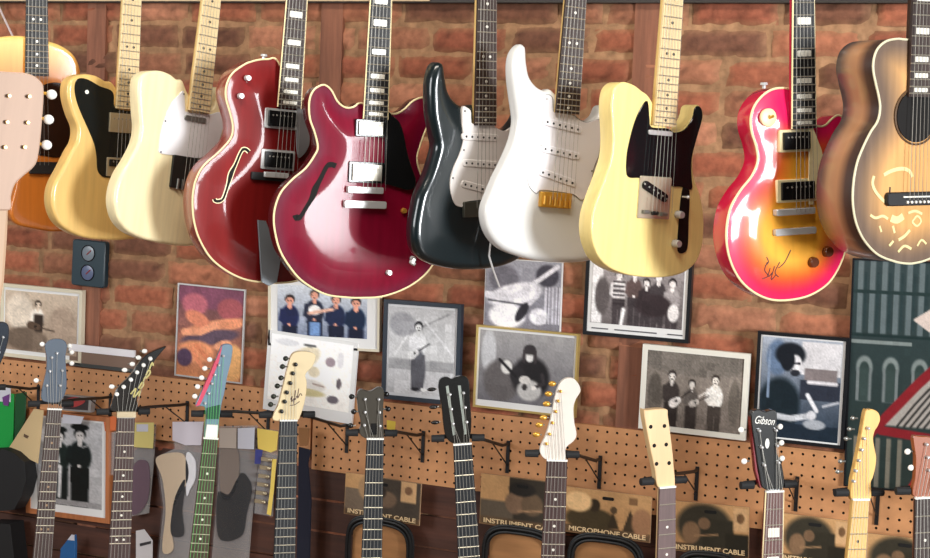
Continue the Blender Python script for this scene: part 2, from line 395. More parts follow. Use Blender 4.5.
def upper(name, label, bot, top, Y, yaw, out, thick, r, arch, colfn, mats, nfr=21, S=.648, fbm=rosewood, neckm=maple, inlay='dot', inlm=dotm,
          ytop=-.012, bridge=None, binding=None, sidecol=None, fbbind=None, mirror=False, we=.057, wn=.043, heel=0., archw=.09, group='guitars hanging in the upper row', cat='guitar', bridge_h=.012, str_r=.0004):
    g = G(bot, top, Y, yaw); root = thing(name, g.M, label, cat, group); g.root = root
    pts = g.ps(out)
    if mirror: pts = pts+[(-x, z) for x, z in pts[::-1]]
    o2 = spline(pts, True, .006); g.out = o2
    g.body = body_obj('body', o2, thick, r, arch, colfn, mats, root, archw=archw)
    if binding:
        mb = MB(); mb.loop_tube([(x, .001, z) for x, z in o2], .0023); mb.obj('binding', binding, root)
    E = S*(1-2**(-(nfr+.55)/12)); ztop = g.p(top[0], -12)[1]
    bz = g.p(*bridge, bridge_h)[1] if bridge else E-S
    g.fb, g.neck, g.fz = fretted_neck(g, root, E, S, nfr, wn, we, 0, fbm, neckm, inlay, inlm, ytop, zmax=ztop, binding=fbbind, bridge_z=bz, heel=heel, str_r=str_r)
    # headstock above the picture and its hanger
    mb = MB(); mb.plate([(-wn/2, E), (-.038, E+.05), (-.036, E+.17), (.03, E+.18), (.036, E+.05), (wn/2, E)], .0, .015, .001); mb.obj('headstock', neckm, root)
    g.E = E
    hp = g.M @ Vector((0, .012, E+.012)); xw = hp.x
    hg = thing('guitar_hanger', Matrix.Translation((xw, -.03, hp.z)), 'black hanger arm above the ' + ' '.join(label.split(',')[0].split()[:11]), 'hanger', 'hangers for the upper guitars')
    mb = MB(); mb.tube([(0, 0, .03), (0, hp.y+.03+.04, .03)], .006, 8); mb.obj('arm', blackm, hg)
    mb = MB(); L = g.M.to_3x3() @ Vector((1, 0, 0)); c = hp-Vector((xw, -.03, hp.z)); yv = g.M.to_3x3() @ Vector((0, 1, 0))
    b0 = Vector((0, hp.y+.03+.04, .03))
    for sx in (-1, 1): mb.tube([b0, c+L*.034*sx+yv*.02, c+L*.034*sx-yv*.03], .006, 8)
    mb.obj('yoke', foam, hg)
    return g
def part_rect(g, name, box, h, t, m, r=.002, parent=None, bev=.0012, rot=0):
    cx, cz, w_, ht = g.rect(box, h); return plate_part(name, rrect(cx, cz, abs(w_), abs(ht), r, rot), -h, -h+t, m, parent or g.root, bev), (cx, cz, abs(w_), abs(ht))
def humbucker(g, box, h, cover, ring=None, poles=True, polem=None):
    if ring is not None:
        o, (cx, cz, w_, ht) = part_rect(g, 'pickup_ring', box, h-.006, h-.005 if h > .007 else .002, ring, .003)
        w_, ht = w_*.82, ht*.78
    else: cx, cz, w_, ht = g.rect(box, h)
    pu = plate_part('pickup', rrect(cx, cz, w_, ht, .002), -h, -h+.01, cover, g.root, .001)
    if poles:
        for k in range(6): disc_part('pole_piece', cx+(k-2.5)*w_*.14, cz+ht*.2, -h-.0006, -h+.001, .0022, polem or steel, pu, n=8)
    return pu
def single(g, p0, p1, h, m):
    a = g.p(*p0, h); b = g.p(*p1, h); cx, cz = (a[0]+b[0])/2, (a[1]+b[1])/2; rot = math.atan2(b[1]-a[1], b[0]-a[0]); L = math.hypot(b[0]-a[0], b[1]-a[1])
    pu = plate_part('pickup', rrect(cx, cz, L+.022, .017, .008, rot), -h, 0, m, g.root, .002)
    for k in range(6):
        t = k/5; disc_part('pole_piece', a[0]+(b[0]-a[0])*t, a[1]+(b[1]-a[1])*t, -h-.0008, -h+.001, .0026, blackm, pu, n=8)
def screw(g, px, py, h, r=.003, m=None, name='screw'):
    x, z = g.p(px, py, h); return disc_part(name, x, z, -h-.001, -h+.002, r, m or chrome, g.root, n=10)
def knob(g, px, py, m, r=.009, hh=.015, base=0., name='knob'):
    x, z = g.p(px, py, base+hh); mb = MB(); mb.lathe((x, -base, z), (0, -1, 0), [(0, r), (hh*.8, r*.93), (hh, r*.8)], 16); return mb.obj(name, m, g.root)
def fhole(g, pts, rim, hbase, w0=.0035, w1=.008):
    P = spline(g.ps(pts, hbase), False, .004); n = len(P); L = []; Rr = []
    for i in range(n):
        t = P[min(i+1, n-1)]-P[max(i-1, 0)]; t /= np.linalg.norm(t); u = i/(n-1); wd = w0+(w1-w0)*math.exp(-((u-.5)/.11)**2)
        if u < .12 or u > .88: wd = w0*1.35
        nn = np.array([-t[1], t[0]])*wd/2; L.append(P[i]+nn); Rr.append(P[i]-nn)
    return L+Rr[::-1], P
def on_top(g, pts, off=.0012):
    """drape a ribbon polygon strip (left list, right list) over the body's front"""
    from mathutils.bvhtree import BVHTree
    if not hasattr(g, 'bvh'):
        me = g.body.data; g.bvh = BVHTree.FromPolygons([v.co.copy() for v in me.vertices], [tuple(p.vertices) for p in me.polygons])
    out = []
    for x, z in pts:
        hit = g.bvh.ray_cast(Vector((x, -.2, z)), Vector((0, 1, 0)))[0]; out.append((x, (hit.y if hit else 0)-off, z))
    return out
def draped_strip(g, name, L, Rr, m, off=.0012, label=None):
    A = on_top(g, L, off); B = on_top(g, Rr, off); n = len(A); mb = MB()
    A2 = [(x, y+.003, z) for x, y, z in A]; B2 = [(x, y+.003, z) for x, y, z in B]
    fs = []
    for i in range(n-1): fs += [(i, i+1, n+i+1, n+i), (i, 2*n+i, 2*n+i+1, i+1), (n+i, n+i+1, 3*n+i+1, 3*n+i)]
    fs += [(0, n, 3*n, 2*n), (n-1, 2*n+n-1, 3*n+n-1, n+n-1)]
    mb.add(A+B+A2+B2, fs); o = mb.obj(name, m, g.root, smooth=40)
    if label: o['label'] = label
    return o
def ribbon(g, name, pts, wd, m, off=.0015, h=0, closed=False, label=None):
    P = spline(g.ps(pts, h), False, .004); n = len(P); L = []; Rr = []
    for i in range(n):
        t = P[min(i+1, n-1)]-P[max(i-1, 0)]; t /= np.linalg.norm(t)+1e-9; nn = np.array([-t[1], t[0]])*wd/2; L.append(P[i]+nn); Rr.append(P[i]-nn)
    return draped_strip(g, name, L, Rr, m, off, label)
def do_fhole(g, pts, arch, rim=None, w0=.0045, w1=.009):
    pl, P = fhole(g, pts, rim, arch, w0, w1); n = len(P); L = pl[:n]; Rr = pl[n:][::-1]
    if rim:
        L2 = [l+(l-r_)/np.linalg.norm(l-r_)*.0022 for l, r_ in zip(L, Rr)]; R2 = [r_+(r_-l)/np.linalg.norm(l-r_)*.0022 for l, r_ in zip(L, Rr)]
        draped_strip(g, 'sound_hole_binding', L2, R2, rim, .0008)
    draped_strip(g, 'sound_hole', L, Rr, M('hole_dark', (12, 8, 7), .9), .0014)

YU = -.55
# 0 amber guitar at the left edge
u0 = upper('acoustic_guitar', 'amber guitar with dark dotted fretboard, farthest left, behind the pale blurred headstock', (36, 76), (36, 0), YU-.02, 12,
    [(24,36),(0,37),(-25,46),(-36,66),(-28,92),(-8,116),(8,135),(16,155),(18,172),(15,190),(11,206),(11,217),(18,225),(34,229),(55,232),(75,229),(90,215),(94,192),(86,168),(77,145),(74,122),(77,102),(81,85),(80,68),(74,55),(62,46),(48,41)],
    .045, .008, 0, lambda x, z, d: mix((196, 112, 38), (232, 190, 110), (z+.02)/.1), [satin_grain], fbm=ebony, bridge=(36, 165), inlay='dot', nfr=20, neckm=maple)
plate_part('pickguard', u0.smooth([(41,87),(60,83),(68,95),(74,112),(75,132),(70,148),(60,157),(46,156),(36,150),(34,110)], .003), -.003, .0, tortoise, u0.root)
part_rect(u0, 'bridge', (30, 162, 63, 174), .01, .01, ebony)
# 1 natural body, black pickguard
u1 = upper('electric_guitar', 'natural wood guitar with black pickguard and metal pickups, second from the left', (124.7, 109), (130, 1.6), YU, 30,
    [(86,74),(76,76),(70,81),(68,90),(69,101),(73,115),(78,128),(77,141),(71,152),(63,168),(55,183),(52,196),(53,209),(58,221),(66,229),(77,235),(89,238.5),(106,240),(125,240),(142,237),(155,228),(163,212),(164,192),(158,172),(152,155),(151,140),(154,122),(158,106),(156,96),(151,97),(146,105),(138,108),(125,100),(113,83),(106,81),(97,76)],
    .044, .007, 0, flat((216, 178, 108)), [satin_grain], fbm=maple_top, inlm=dot_black, bridge=(118, 172))
plate_part('pickguard', u1.smooth([(78,79),(87,79),(100,86),(113,92),(116,108),(134,111),(142,108),(150,104),(153,112),(149,128),(146,145),(142,160),(125,178),(112,178),(103,176.5),(98,170),(97,157),(95,145),(89,130),(81,112),(76.5,99),(75,87)], .003), -.0025, 0, M('black_guard', (12, 18, 20), .12), u1.root, label='glossy black pickguard')
humbucker(u1, (110, 113.5, 138, 133), .008, M('nickel_cover', (190, 174, 144), .3, .6), None)
part_rect(u1, 'bridge', (107, 158, 137, 177), .006, .006, M('nickel_cover', (190, 174, 144), .3, .6))
humbucker(u1, (110, 160, 134, 167), .01, black, None)
screw(u1, 87, 92, .003, .005, pearl)
# 2 blonde body, white pickguard
u2 = upper('electric_guitar', 'creamy blonde guitar with white pickguard, third from the left', (196.7, 111.6), (209.5, 0), YU, 34,
    [(156.5,70.5),(147,72),(141,77),(139,86),(139,97),(140,113),(141,129),(138,144),(130,160),(121,175),(116,190),(115,205),(119,220),(128,231),(141,238),(155,241.5),(172,245),(192,246),(212,241),(225,228),(230,208),(228,188),(222,170),(220,155),(222,140),(228,122),(229,104),(226,92),(221,87),(217,92),(215,104),(210,111),(203,112),(190,96),(183,80.5),(177.4,79.4),(171,74.5),(164,71.5)],
    .044, .007, 0, flat((236, 220, 176)), [satin_grain], fbm=maple_top, inlm=dot_black, bridge=(186, 186))
plate_part('pickguard', u2.smooth([(184,91),(178,96),(172,103),(166,116),(161,133),(159.5,146),(160,153),(176,155.5),(206,158),(216,150),(222,133),(226,116),(219,112),(212,114),(207,114),(187,112),(185.5,108)], .003), -.0025, 0, white_p, u2.root)
part_rect(u2, 'pickup', (185, 116.5, 207, 122), .006, .006, dull_metal, .004)
part_rect(u2, 'bridge', (172, 157, 207, 190), .006, .006, M('bridge_plate', (70, 72, 70), .4, .8), .003)
for k in range(6):
    x, z = u2.p(178+k*4.6, 184+k*.6, .008); mb = MB(); mb.tube([(x, -.008, z-.012), (x, -.008, z+.012)], .003, 8); mb.obj('saddle', dull_metal, u2.root)
for a, b in ((184, 94), (165.5, 121), (161, 152)): screw(u2, a, b, .003, .002, blackm)
# 3 red archtop
redw = M('red_side', (135, 46, 34), .25, coat=.6)
u3 = upper('electric_guitar', 'reddish brown hollow guitar with cream edged sound hole and metal tailpiece', (286, 107.8), (293.5, 0), YU, 24,
    [(277,60),(268,59.2),(260,59.6),(252,61.5),(244.5,64.5),(233,73),(227,84),(226,97),(230,112),(233,126),(231,138),(220,151),(204,165.5),(196,180),(193,195),(193,211),(195,225),(200,240),(211,258),(227,271),(244,279),(260,282),(280,283),(300,280),(322,270),(338,250),(343,225),(338,196),(326,168),(321,148),(325,128),(326,113),(318,102),(308,98),(298,99),(288,85)],
    .062, .003, .012, lambda x, z, d: mix((92, 16, 16), (122, 24, 24), (-x+.02)/.12), [gloss_grain, redw], fbm=rosewood, neckm=mahog, inlay='block', bridge=(272, 176), binding=cream, fbbind=cream, ytop=-.02, archw=.08, bridge_h=.028)
do_fhole(u3, [(249.5,152),(247,149.5),(244,149.5),(241,154),(236.5,164),(231.6,173.5),(228,185),(223.5,198),(220,201),(216,201),(215,199)], .012, cream)
humbucker(u3, (265, 109, 298, 129), .022, black, chrome)
humbucker(u3, (261.5, 150, 295, 170), .022, black, chrome)
part_rect(u3, 'bridge', (252, 173, 292, 181), .02, .012, ebony, .003)
part_rect(u3, 'saddle', (265, 172.5, 289, 178), .027, .009, chrome, .002)
plate_part('tailpiece', u3.ps([(258,220),(266,221),(281,258),(277,282),(269,286),(262,282)], .022), -.022, -.017, M('tailpiece_metal', (128, 134, 140), .35, .4), u3.root)
plate_part('pickguard', u3.smooth([(298,106),(304,112),(309,128),(309,146),(300,158),(297,150),(297,125)], .018), -.018, -.015, M('grey_guard', (110, 108, 110), .3), u3.root, label='grey plastic pickguard')
for a, b in ((249, 78), (242, 96)): knob(u3, a, b, chrome, .007, .012, .008)
mb = MB(); x, z = u3.p(264, 56, -.03); mb.lathe((x, .03, z-.008), (0, 0, 1), [(0, .004), (.006, .004), (.007, .008), (.012, .007)], 10); mb.obj('strap_button', chrome, u3.root)
# 4 cherry semi hollow
cherry_side = M('cherry_side', (70, 14, 22), .25, coat=.5)
u4 = upper('electric_guitar', 'deep cherry red twin horned guitar with thin sound hole and black pickguard', (372.5, 119.3), (377.8, 0), YU-.02, 22,
    [(322,85),(314,90),(309.5,101),(310,118),(315,133),(318,147),(315,155),(306,168),(293,179),(282,191),(276.5,203),(274,216),(275,231),(280,250),(290,267),(303,281.5),(325,294),(346,297.3),(363,297.8),(382,296.5),(403,289.5),(420,279),(432,266),(441,248),(443,228),(438,207),(428,188),(420,172),(417,158),(420,146),(424,134),(429,121),(431,108),(428,99),(422,97.5),(413,101),(404,109.5),(397,113.5),(391,113.5),(384,109),(372,106),(360,103),(354,106.8),(346,107.6),(338,102),(332,91),(327,86)],
    .043, .003, .010, lambda x, z, d: mix((118, 8, 38), (96, 8, 42), (.03-d)/.03), [gloss_grain, cherry_side], fbm=ebony, neckm=mahog, inlay='block', bridge=(366, 190), binding=cream, fbbind=cream, ytop=-.02, archw=.07, bridge_h=.026)
do_fhole(u4, [(336,166),(332,164.5),(328,166),(325,171),(321,179),(316,188),(312,198),(306,208),(301,216),(297,218.5),(295.5,215)], .010, None, .0085, .0135)
plate_part('pickguard', u4.smooth([(386,113),(393,116),(400,123),(404,135),(406.5,148),(411,165),(416,180),(414,188),(407,190),(398,187.5),(388,184.5),(385,182),(385,150)], .017), -.017, -.014, black, u4.root, label='glossy black pickguard')
humbucker(u4, (356, 119.5, 385, 137), .021, M('nickel_bright', (196, 190, 176), .25, .6), black)
humbucker(u4, (349, 162, 384.5, 183), .021, M('nickel_bright', (196, 190, 176), .25, .6), black)
part_rect(u4, 'bridge', (348.5, 187, 384, 193.5), .024, .014, chrome, .003)
part_rect(u4, 'tailpiece', (345, 201, 387, 208.5), .022, .012, chrome, .004)
for a, b, m in ((390, 273, chrome), (414, 259, chrome), (405, 211, gold)): knob(u4, a, b, m, .0065, .01, .009)
# 5 black double cutaway
u5 = upper('electric_guitar', 'glossy black double horned guitar with white pickguard', (482.4, 125.5), (484.2, 0), YU, 36,
    [(440,62),(436,67),(433,78),(432,92),(433,114),(437,137),(438.5,146),(436,157),(430,175),(422,193),(418,210),(415.5,227),(416,243),(421,255),(432,263),(448,267.8),(468,270),(490,269),(506,266),(520,259.5),(531,248),(536,230),(533,210),(526,190),(522,172),(523,155),(528,138),(531,122),(528,113),(522,112),(517,120),(511,127),(503,130),(496,127),(489,122),(478,106),(470,105.5),(464,106.5),(456.5,101.6),(450,92),(447,77),(445,65)],
    .044, .013, .005, flat((5, 19, 23)), [M('black_lacquer', (255, 255, 255), .3, coat=.8, attr=True, spec=.3)], bridge=(478, 208), archw=.075, bridge_h=.016)  # teal in the black is window glare put into the base colour
plate_part('pickguard', u5.smooth([(463,107),(462.5,122),(463.5,140),(460,154),(453.5,169),(450.5,183),(452,196),(456,205),(463,207),(465,202),(490,201),(505,214),(516,214),(520,200),(516,172),(517,148),(520,132),(515,126),(505,131),(496,127.5),(493,124.5),(474,124),(471.5,120),(471,111),(467,107.5)], .0075), -.0075, 0, M('aged_white_guard', (214, 208, 204), .3), u5.root)
for p0, p1 in (((466.5, 136.5), (495, 138)), ((466.5, 163), (495, 165)), ((465.5, 184.5), (494, 192))): single(u5, p0, p1, .0095, M('aged_white_guard', (214, 208, 204), .3))
part_rect(u5, 'bridge', (464.5, 201.5, 500, 217), .013, .013, M('worn_bridge', (92, 92, 84), .4, .8), .002)
mb = MB(); tp = [u5.p(a, b, h)+(h,) for a, b, h in ((497, 210, .012), (493, 228, .03), (490.5, 243, .032), (489, 256, .034), (493.5, 271, .036), (499.5, 287, .04))]
mb.tube([(x, -h, z) for x, z, h in tp], .0024, 8); mb.obj('tremolo_arm', chrome, u5.root)
for a, b in ((465, 111), (464, 150), (453, 178)): screw(u5, a, b, .008, .002, blackm)
mb = MB(); x, z = u5.p(414, 259, -.03); mb.lathe((x-.004, .022, z), (-.6, 0, -.8), [(0, .004), (.006, .004), (.007, .008), (.012, .007)], 10); mb.obj('strap_button', chrome, u5.root)
# 6 white double cutaway
u6 = upper('electric_guitar', 'white double horned guitar with white pickguard and gold bridge', (565, 113.5), (573.5, 0), YU, 30,
    [(523,44),(516.5,51),(513.5,62),(513.5,78),(515.5,95),(518.5,117),(518,127),(514.5,142),(506,162),(498,178),(491,195),(487,206),(486,216),(488.5,229),(495,241),(505,250),(520,256),(540,261),(562,263),(585,262),(603,257),(614,245),(618,225),(614,203),(605,183),(601,165),(601,150),(606,135),(611,119),(608,107),(602,106),(597,116),(588,121),(578,118),(568,108),(553,90),(546,90.5),(538,86.5),(531,77),(528,62),(527,48)],
    .044, .013, 0, flat((214, 214, 212)), [gloss], bridge=(557, 200))
plate_part('pickguard', u6.smooth([(545,96),(544,113),(541,134),(535,149),(529,163),(527.5,176),(530,187),(537,193.5),(542,190),(572,194),(582,200),(590,190),(594,168),(599,155),(601,140),(604,126),(598,119.5),(587,122.5),(578,119),(574,115.5),(555,112),(553,108),(552,97)], .003), -.0025, 0, M('white_guard', (226, 222, 226), .3), u6.root)
mb = MB(); mb.loop_tube([(x, -.0008, z) for x, z in u6.smooth([(545,96),(544,113),(541,134),(535,149),(529,163),(527.5,176),(530,187),(537,193.5),(542,190),(572,194),(582,200),(590,190),(594,168),(599,155),(601,140),(604,126),(598,119.5),(587,122.5),(578,119),(574,115.5),(555,112),(553,108),(552,97)], .001)], .0011); mb.obj('pickguard_edge', M('guard_edge_grey', (120, 122, 120), .5), u6.root)
for p0, p1 in (((547.6, 122), (578, 129.5)), ((545.5, 149), (576, 156)), ((543, 172.5), (572.5, 183))): single(u6, p0, p1, .005, M('white_guard', (226, 222, 226), .3))
o, _ = part_rect(u6, 'bridge', (541, 192.5, 572, 208), .010, .010, gold, .002); o['label'] = 'gold bridge plate'
for k in range(6):
    x, z = u6.p(545+k*5, 200+k*.7, .012); mb = MB(); mb.tube([(x, -.012, z-.009), (x, -.012, z+.009)], .0028, 8); mb.obj('saddle', gold, u6.root)
for a, b in ((547, 99), (541, 145), (530, 166), (592, 171)): screw(u6, a, b, .003, .002, dull_metal)
# 7 butterscotch single cutaway
u7 = upper('electric_guitar', 'pale yellow guitar with black pickguard and worn edge, maple neck', (661.5, 126), (670.3, 0), YU, 40,
    [(624,82),(617,85.5),(613,93),(611.5,107),(612.5,125),(613,143),(611,160),(605,178),(597.5,198),(592.5,215),(591.5,232),(594.5,247),(601,260),(612,269),(629,275),(648,277.3),(667,277),(683,273),(695,264),(701.5,250),(704,232),(703.5,212),(700,194),(695,180),(693,166),(694.5,150),(698.5,134),(703,120),(703,111),(699,105),(694.5,107),(691.5,118),(684,128),(675,131),(664,124),(650,98),(642,91),(634,85)],
    .044, .0035, 0, flat((238, 214, 140)), [satin_grain], fbm=maple_top, inlm=dot_black, bridge=(654, 212))
plate_part('pickguard', u7.smooth([(648,101),(642,107),(636,120),(631,137),(627.5,155),(627,172),(630,177.5),(640,178),(660,179),(672,186),(682,187),(692,189.5),(692,177),(692,160),(695,146),(699,132),(702.5,119),(702.5,111),(699.5,106),(695.5,108),(692.5,119),(685,129.5),(675,132.5),(668,128.5),(652,127),(650,118)], .003), -.0025, 0, M('black_guard', (12, 18, 20), .12), u7.root, label='glossy black pickguard')
part_rect(u7, 'pickup', (649, 130.5, 673, 135.5), .006, .006, chrome, .004)
part_rect(u7, 'bridge', (639, 176.5, 671, 219), .004, .004, M('bridge_nickel', (214, 205, 180), .25, .6), .003)
mb = MB(); a = u7.p(645, 184, .009); b = u7.p(667, 199, .009); c = ((a[0]+b[0])/2, (a[1]+b[1])/2)
mb.plate(rrect(*c, math.hypot(b[0]-a[0], b[1]-a[1])+.006, .018, .008, math.atan2(b[1]-a[1], b[0]-a[0])), -.009, -.002, .001); pu = mb.obj('pickup', black, u7.root)
for k in range(6): disc_part('pole_piece', a[0]+(b[0]-a[0])*k/5, a[1]+(b[1]-a[1])*k/5, -.0098, -.008, .0024, steel, pu, n=8)
for k in range(3):
    x, z = u7.p(646+k*9, 212+k*1.2, .009); mb = MB(); mb.tube([(x-.007, -.009, z), (x+.007, -.009, z)], .0042, 10); mb.obj('saddle', blackm if k % 2 else dull_metal, u7.root)
cp = plate_part('control_plate', spline(u7.ps([(684,186),(688,185),(690,196),(689,220),(688,246),(684,253),(678,250),(679,225),(681,200)], .002), True, .004), -.002, 0, M('control_black', (25, 24, 24), .3, .5), u7.root)
for a, b in ((682.5, 215), (679.5, 244)): knob(u7, a, b, chrome, .0085, .016, .002)
mb = MB(); x, z = u7.p(685, 197, .01); mb.tube([(x, -.002, z), (x, -.018, z)], .0022, 6); mb.ball((x, -.02, z), .004, .005, .004); mb.obj('selector_switch', chrome, u7.root)
# 8 cherry sunburst single cutaway
def lpcol(x, z, d):
    e = mix((214, 22, 82), (226, 98, 38), (d-.012)/.035); e = mix(e, (238, 168, 52), (d-.045)/.035)
    return mix(e, (210, 20, 84), (z+.03)/.05)
pinkside = M('cherry_pink_side', (190, 20, 58), .22, coat=.6)
u8 = upper('electric_guitar', 'pink to amber sunburst guitar with cream edge and signature on the top', (798.3, 128.5), (797.8, 0), YU, 36,
    [(787,88.5),(774,89),(763.5,95),(755,105.5),(751,118),(752,132),(756.3,146),(758,161),(752,176),(741,190),(732,205),(728,219),(726.5,237),(729,255),(735,271),(744,284),(757,294),(772,299.7),(789,300),(808,296),(824,287),(834,276),(843,258),(848,238),(848,218),(843,198),(838,180),(836,162),(840,145),(844,128),(842,117),(837,115.5),(831,120),(826,125),(820,126.5),(814,124),(808,115),(798,95)],
    .05, .003, .012, lpcol, [M('burst_body', (255, 255, 255), .35, coat=.6, attr=True, grain=.08, gscale=(70, 70, 5), spec=.2), pinkside], fbm=ebony, neckm=M('pink_neck', (180, 20, 60), .25, coat=.4), inlay='block', bridge=(797, 212), binding=cream, fbbind=cream, ytop=-.02, archw=.075, bridge_h=.026)
humbucker(u8, (780, 129.5, 812, 152), .022, black, cream)
humbucker(u8, (777.5, 179, 817, 202), .022, black, cream)
part_rect(u8, 'bridge', (777, 208.5, 816, 215), .025, .013, chrome, .003)
part_rect(u8, 'tailpiece', (776, 228, 817, 235), .022, .011, chrome, .004)
plate_part('pickguard', u8.ps([(809.5,128),(813,127),(822,150),(825,166),(819,187),(813,205),(809,204)], .018), -.018, -.015, cream, u8.root)
x, z = u8.p(769.5, 117.7, .012); disc_part('selector_plate', x, z, -.012, -.004, .018, cream, u8.root, n=24); mb = MB(); mb.tube([(x, -.012, z), (x+.002, -.022, z+.003)], .003, 8); mb.obj('selector_switch', gold, u8.root)
for a, b in ((815.5, 262.5), (830, 252)): knob(u8, a, b, M('amber_knob', (96, 46, 20), .2, coat=.5), .0115, .014, .008)
sig = M('ink', (70, 30, 30), .6)
for pts in ([(767,262),(765,270),(769,276),(764,279)], [(770,268),(769,277),(773,272)], [(774,266),(772,280),(776,275)], [(779,262),(775,272),(779,277)], [(766,257),(768,262),(765,266)], [(790,250),(784,262),(778,268)]): ribbon(u8, 'signature', pts, .0018, sig, .0008, .01)
mb = MB(); x, z = u8.p(764, 86.5, -.02); mb.lathe((x, .02, z-.004), (0, 0, 1), [(0, .004), (.006, .004), (.007, .008), (.012, .007)], 10); mb.obj('strap_button', chrome, u8.root)
# 9 sunburst flat top acoustic
ac_side = M('acoustic_side', (120, 88, 62), .35, coat=.5)
def side_burst(m):
    nt = m.node_tree; tc = nt.nodes.new('ShaderNodeTexCoord'); sp = nt.nodes.new('ShaderNodeSeparateXYZ'); mr = nt.nodes.new('ShaderNodeMapRange'); cr = nt.nodes.new('ShaderNodeValToRGB')
    nt.links.new(tc.outputs['Object'], sp.inputs[0]); mr.inputs[1].default_value = 0; mr.inputs[2].default_value = .105; nt.links.new(sp.outputs['Y'], mr.inputs[0]); nt.links.new(mr.outputs[0], cr.inputs[0])
    e = cr.color_ramp.elements; e[0].color = (*lin((46, 32, 28)), 1); e[1].color = (*lin((52, 40, 38)), 1)
    for p_, c_ in ((.22, (74, 50, 40)), (.45, (170, 122, 86)), (.65, (162, 120, 88)), (.88, (80, 62, 58))): k = e.new(p_); k.color = (*lin(c_), 1)
    nt.links.new(cr.outputs[0], nt.nodes['Principled BSDF'].inputs['Base Color'])
side_burst(ac_side)
u9 = upper('acoustic_guitar', 'sunburst acoustic guitar with painted cream decoration, farthest right', (916.5, 97), (919.8, 0), YU-.04, 44,
    [(906,39.5),(898,38.8),(887,41),(878.5,48),(874.5,57.5),(873.5,69),(876,83),(879,96),(880.5,108),(878,121),(871,132),(864,146),(858,161),(854.5,177),(853,195),(854,211),(857.5,226),(865,241),(878,254.5),(895,261.5),(907,263.5)],
    .105, .003, .003, lambda x, z, d: mix((108, 90, 78), (212, 160, 102), (d-.012)/.06), [gloss_grain, ac_side], nfr=19, S=.645, fbm=rosewood, neckm=M('dark_neck', (52, 34, 26), .35), inlay='block', bridge=(908, 200), binding=M('aged_binding', (214, 208, 176), .4), ytop=-.01, mirror=True, heel=.05, wn=.044, archw=.1, bridge_h=.012)  # burst rim paled: reflected haze is put into its colour
x, z = u9.p(915.5, 116, 0); mb = MB(); mb.plate([(x+.05*math.cos(a), z+.05*math.sin(a)) for a in np.linspace(0, 6.2832, 40, endpoint=False)], -.0042, -.0005, 0); mb.obj('sound_hole', M('hole_dark', (12, 8, 7), .9), u9.root)
mb = MB(); mb.loop_tube([(x+.054*math.cos(a), -.0032, z+.054*math.sin(a)) for a in np.linspace(0, 6.2832, 40, endpoint=False)], .0022); mb.obj('rosette', M('rosette', (90, 66, 44), .4), u9.root)
bx, bz = u9.p(907, 199, .01); bx = 0
plate_part('bridge', rrect(0, bz, .15, .026, .008), -.012, -.002, ebony, u9.root, .002)
plate_part('saddle', rrect(0, bz+.004, .075, .003, .001), -.015, -.01, pearl, u9.root, .0005)
for k in range(6): disc_part('bridge_pin', (k-2.5)*.0105, bz-.006, -.015, -.01, .003, pearl, u9.root, n=8)
dec = M('cream_paint', (226, 208, 150), .4)
for pts, wd in (([(884,175),(890,171.5),(898,169),(905,169),(910,172),(912,177)], .007), ([(874.5,176),(873,183),(875,190),(880,197),(886,203),(889,206)], .006), ([(891,218),(897,220),(903,216)], .014), ([(871,215),(876,218),(883,216),(888,219)], .005), ([(893,226),(895,233)], .005), ([(899,240),(905,236),(910,230)], .006), ([(899,252),(905,246),(912,249)], .005), ([(890,246),(894,241)], .005), ([(912,222),(917,216),(921,221),(917,226),(912,222)], .004), ([(918,246),(922,240),(927,244)], .004), ([(908,213),(915,211),(922,214)], .005), ([(880,226),(882,232)], .004)):
    ribbon(u9, 'decoration', pts, wd, dec, .0008, .003)
ribbon(u9, 'decoration', [(890,187),(890,199),(898,200.5),(906,202)], .003, blackm, .0009, .003)

